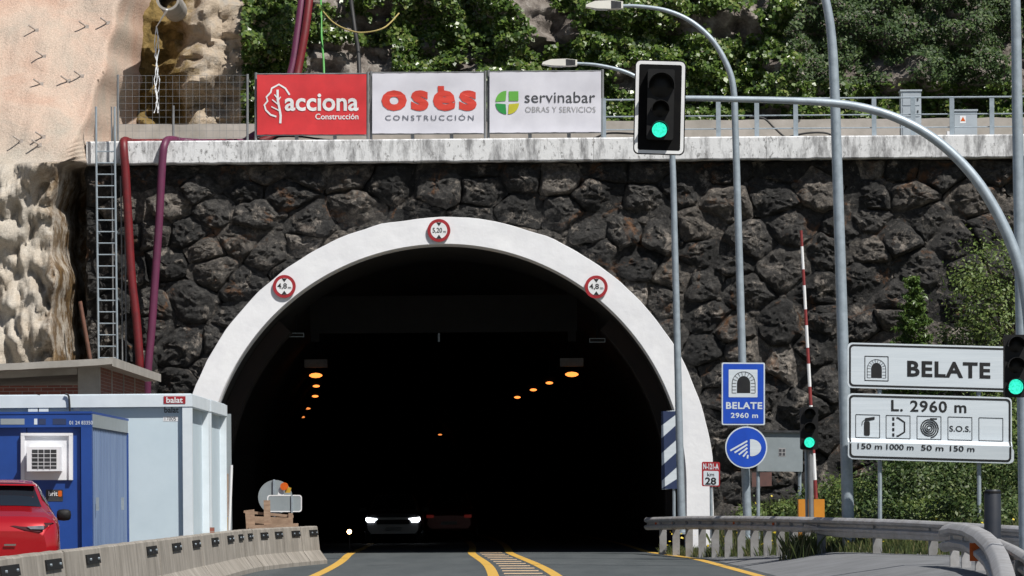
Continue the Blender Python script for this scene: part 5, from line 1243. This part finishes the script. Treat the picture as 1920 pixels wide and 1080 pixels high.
# young conifer and leafy tree in front of the wall
p = at(1711, 505, 99); g0 = gz(p.x, 99); t = thing('young_conifer', (p.x, 99, g0), 'young bright green conifer rising above the big sign', 'tree')
b = MB(); b.tube([(p.x, 99, g0-.1), (p.x+.03, 99, (g0+p.z)/2), (p.x, 99, p.z-.1)], [.07, .045, .008], 8); b.build('trunk', M['bark'], t)
g = np.random.default_rng(77); Ps, Ns = [], []; H = p.z-g0; br = MB()
for k in range(340):
    f = g.uniform(.04, 1)**.9; z = g0+H*(1-f)+.05; L = (.10+.98*f**.75)*g.uniform(.6, 1.15)*(1 if f < .85 else .8); a = g.uniform(0, 6.283); dv = np.array([math.cos(a), math.sin(a), .25-.25*f])
    br.tube([(p.x, 99, z), tuple(np.array([p.x, 99, z])+dv*L)], [.014, .004], 4, False)
    m = int(34+110*L); u = g.uniform(.1, 1, m)[:, None]; Ps.append(np.array([p.x, 99, z])+dv*L*u+g.normal(0, .05, (m, 3))*(1.3-u)); Ns.append(np.tile([0, -.3, .8], (m, 1)))
br.build('branches', M['bark'], t, kind='stuff'); leafmesh('crown', np.vstack(Ps), np.vstack(Ns), .105, M['needle'], t, seed=8, asp=.28, droop=.0)
def tree(px, py, d, r, n, m, label, seed):
    g = np.random.default_rng(seed); p = at(px, py, d); z0 = gz(p.x, d); H = p.z-z0; t = thing('leafy_tree', (p.x, d, z0), label, 'tree')
    b = MB(); top = Vector((p.x, d, z0+H*.75)); b.tube([(p.x-.1, d, z0-.1), (p.x+.05, d, z0+H*.35), top], [.09, .06, .02], 8); tr = b.build('trunk', M['bark'], t)
    Ps, Ns = [], []
    for k in range(34):
        f = g.uniform(.0, 1); z = z0+H*(.12+.84*f); rr = r*(.45+.75*math.sin(math.pi*min(1, .25+.75*(1-f))))*g.uniform(.25, 1); a = g.uniform(0, 6.28); c = np.array([p.x+rr*math.cos(a), d+rr*math.sin(a)*.9, z])
        st = Vector((p.x, d, z0+H*max(.1, .8*(.12+.84*f)-.1))); b = MB(); b.tube([st, st.lerp(Vector(c), .6)+Vector((0, 0, .05)), Vector(c)], [.025, .014, .005], 5); b.build('limb', M['bark'], tr)
        m_ = n//34; q = g.normal(0, 1, (m_, 3))*np.array([.30, .30, .26])*g.uniform(.7, 1.2); Ps.append(c+q); nn = q+np.array([.1, -.25, .4]); Ns.append(nn/np.linalg.norm(nn, axis=1)[:, None])
    leafmesh('crown', np.vstack(Ps), np.vstack(Ns), .10, m, t, seed=seed, asp=.5)
tree(1890, 440, 99.5, 1.0, 9500, M['leaf_bright'], 'loose light green tree against the stones beside the mast arm', 21)
tree(1800, 600, 100, .75, 3500, M['leaf_mid'], 'short leafy tree between the young conifer and the taller tree', 22)
# weeds and grass along the rail and bank
g = np.random.default_rng(9); V, Fc = [], []
def blades(n, xy, hmin, hmax):
    for k in range(n):
        x, y = xy(); z = gz(x, y)-.02; h = g.uniform(hmin, hmax); a = g.uniform(0, 6.28); lx, ly = g.normal(0, .25*h), g.normal(0, .25*h); w_ = .012
        i = len(V); V.extend([(x-w_*math.cos(a), y-w_*math.sin(a), z), (x+w_*math.cos(a), y+w_*math.sin(a), z), (x+lx*.4+w_*.7*math.cos(a), y+ly*.4, z+h*.6), (x+lx, y+ly, z+h)]); Fc.append((i, i+1, i+2, i+3))
def on_rail():
    x = g.uniform(1235, 1900); y, d = rail_at(RA, x); p = at(x, y, d+g.uniform(.2, 2.5)); return p.x, p.y
def on_bank():
    d = g.uniform(68, 106); return bX(d)+g.uniform(0, 7), d
blades(6000, on_rail, .06, .28); blades(20000, on_bank, .12, .5)
def tuft():
    p = at(1500+g.normal(0, 14), 1000, 83.5); return p.x, 83.5+g.normal(0, .3)
blades(500, tuft, .15, .55)
b = MB(); b.add(V, Fc); tag(b.build('weeds_and_grass', M['grass'], kind='stuff'), 'tall grass and weeds along the guardrail and bank', 'grass')
Pf = []
for k in range(260):
    x, y = on_rail() if k % 2 else on_bank(); Pf.append((x, y, gz(x, y)+g.uniform(.2, .55)))
tag(leafmesh('yellow_flowers', np.array(Pf), np.tile([0, -.6, .6], (len(Pf), 1)), .06, M['flower'], kind='stuff', asp=1), 'scattered small yellow flowers among the roadside weeds', 'flowers')
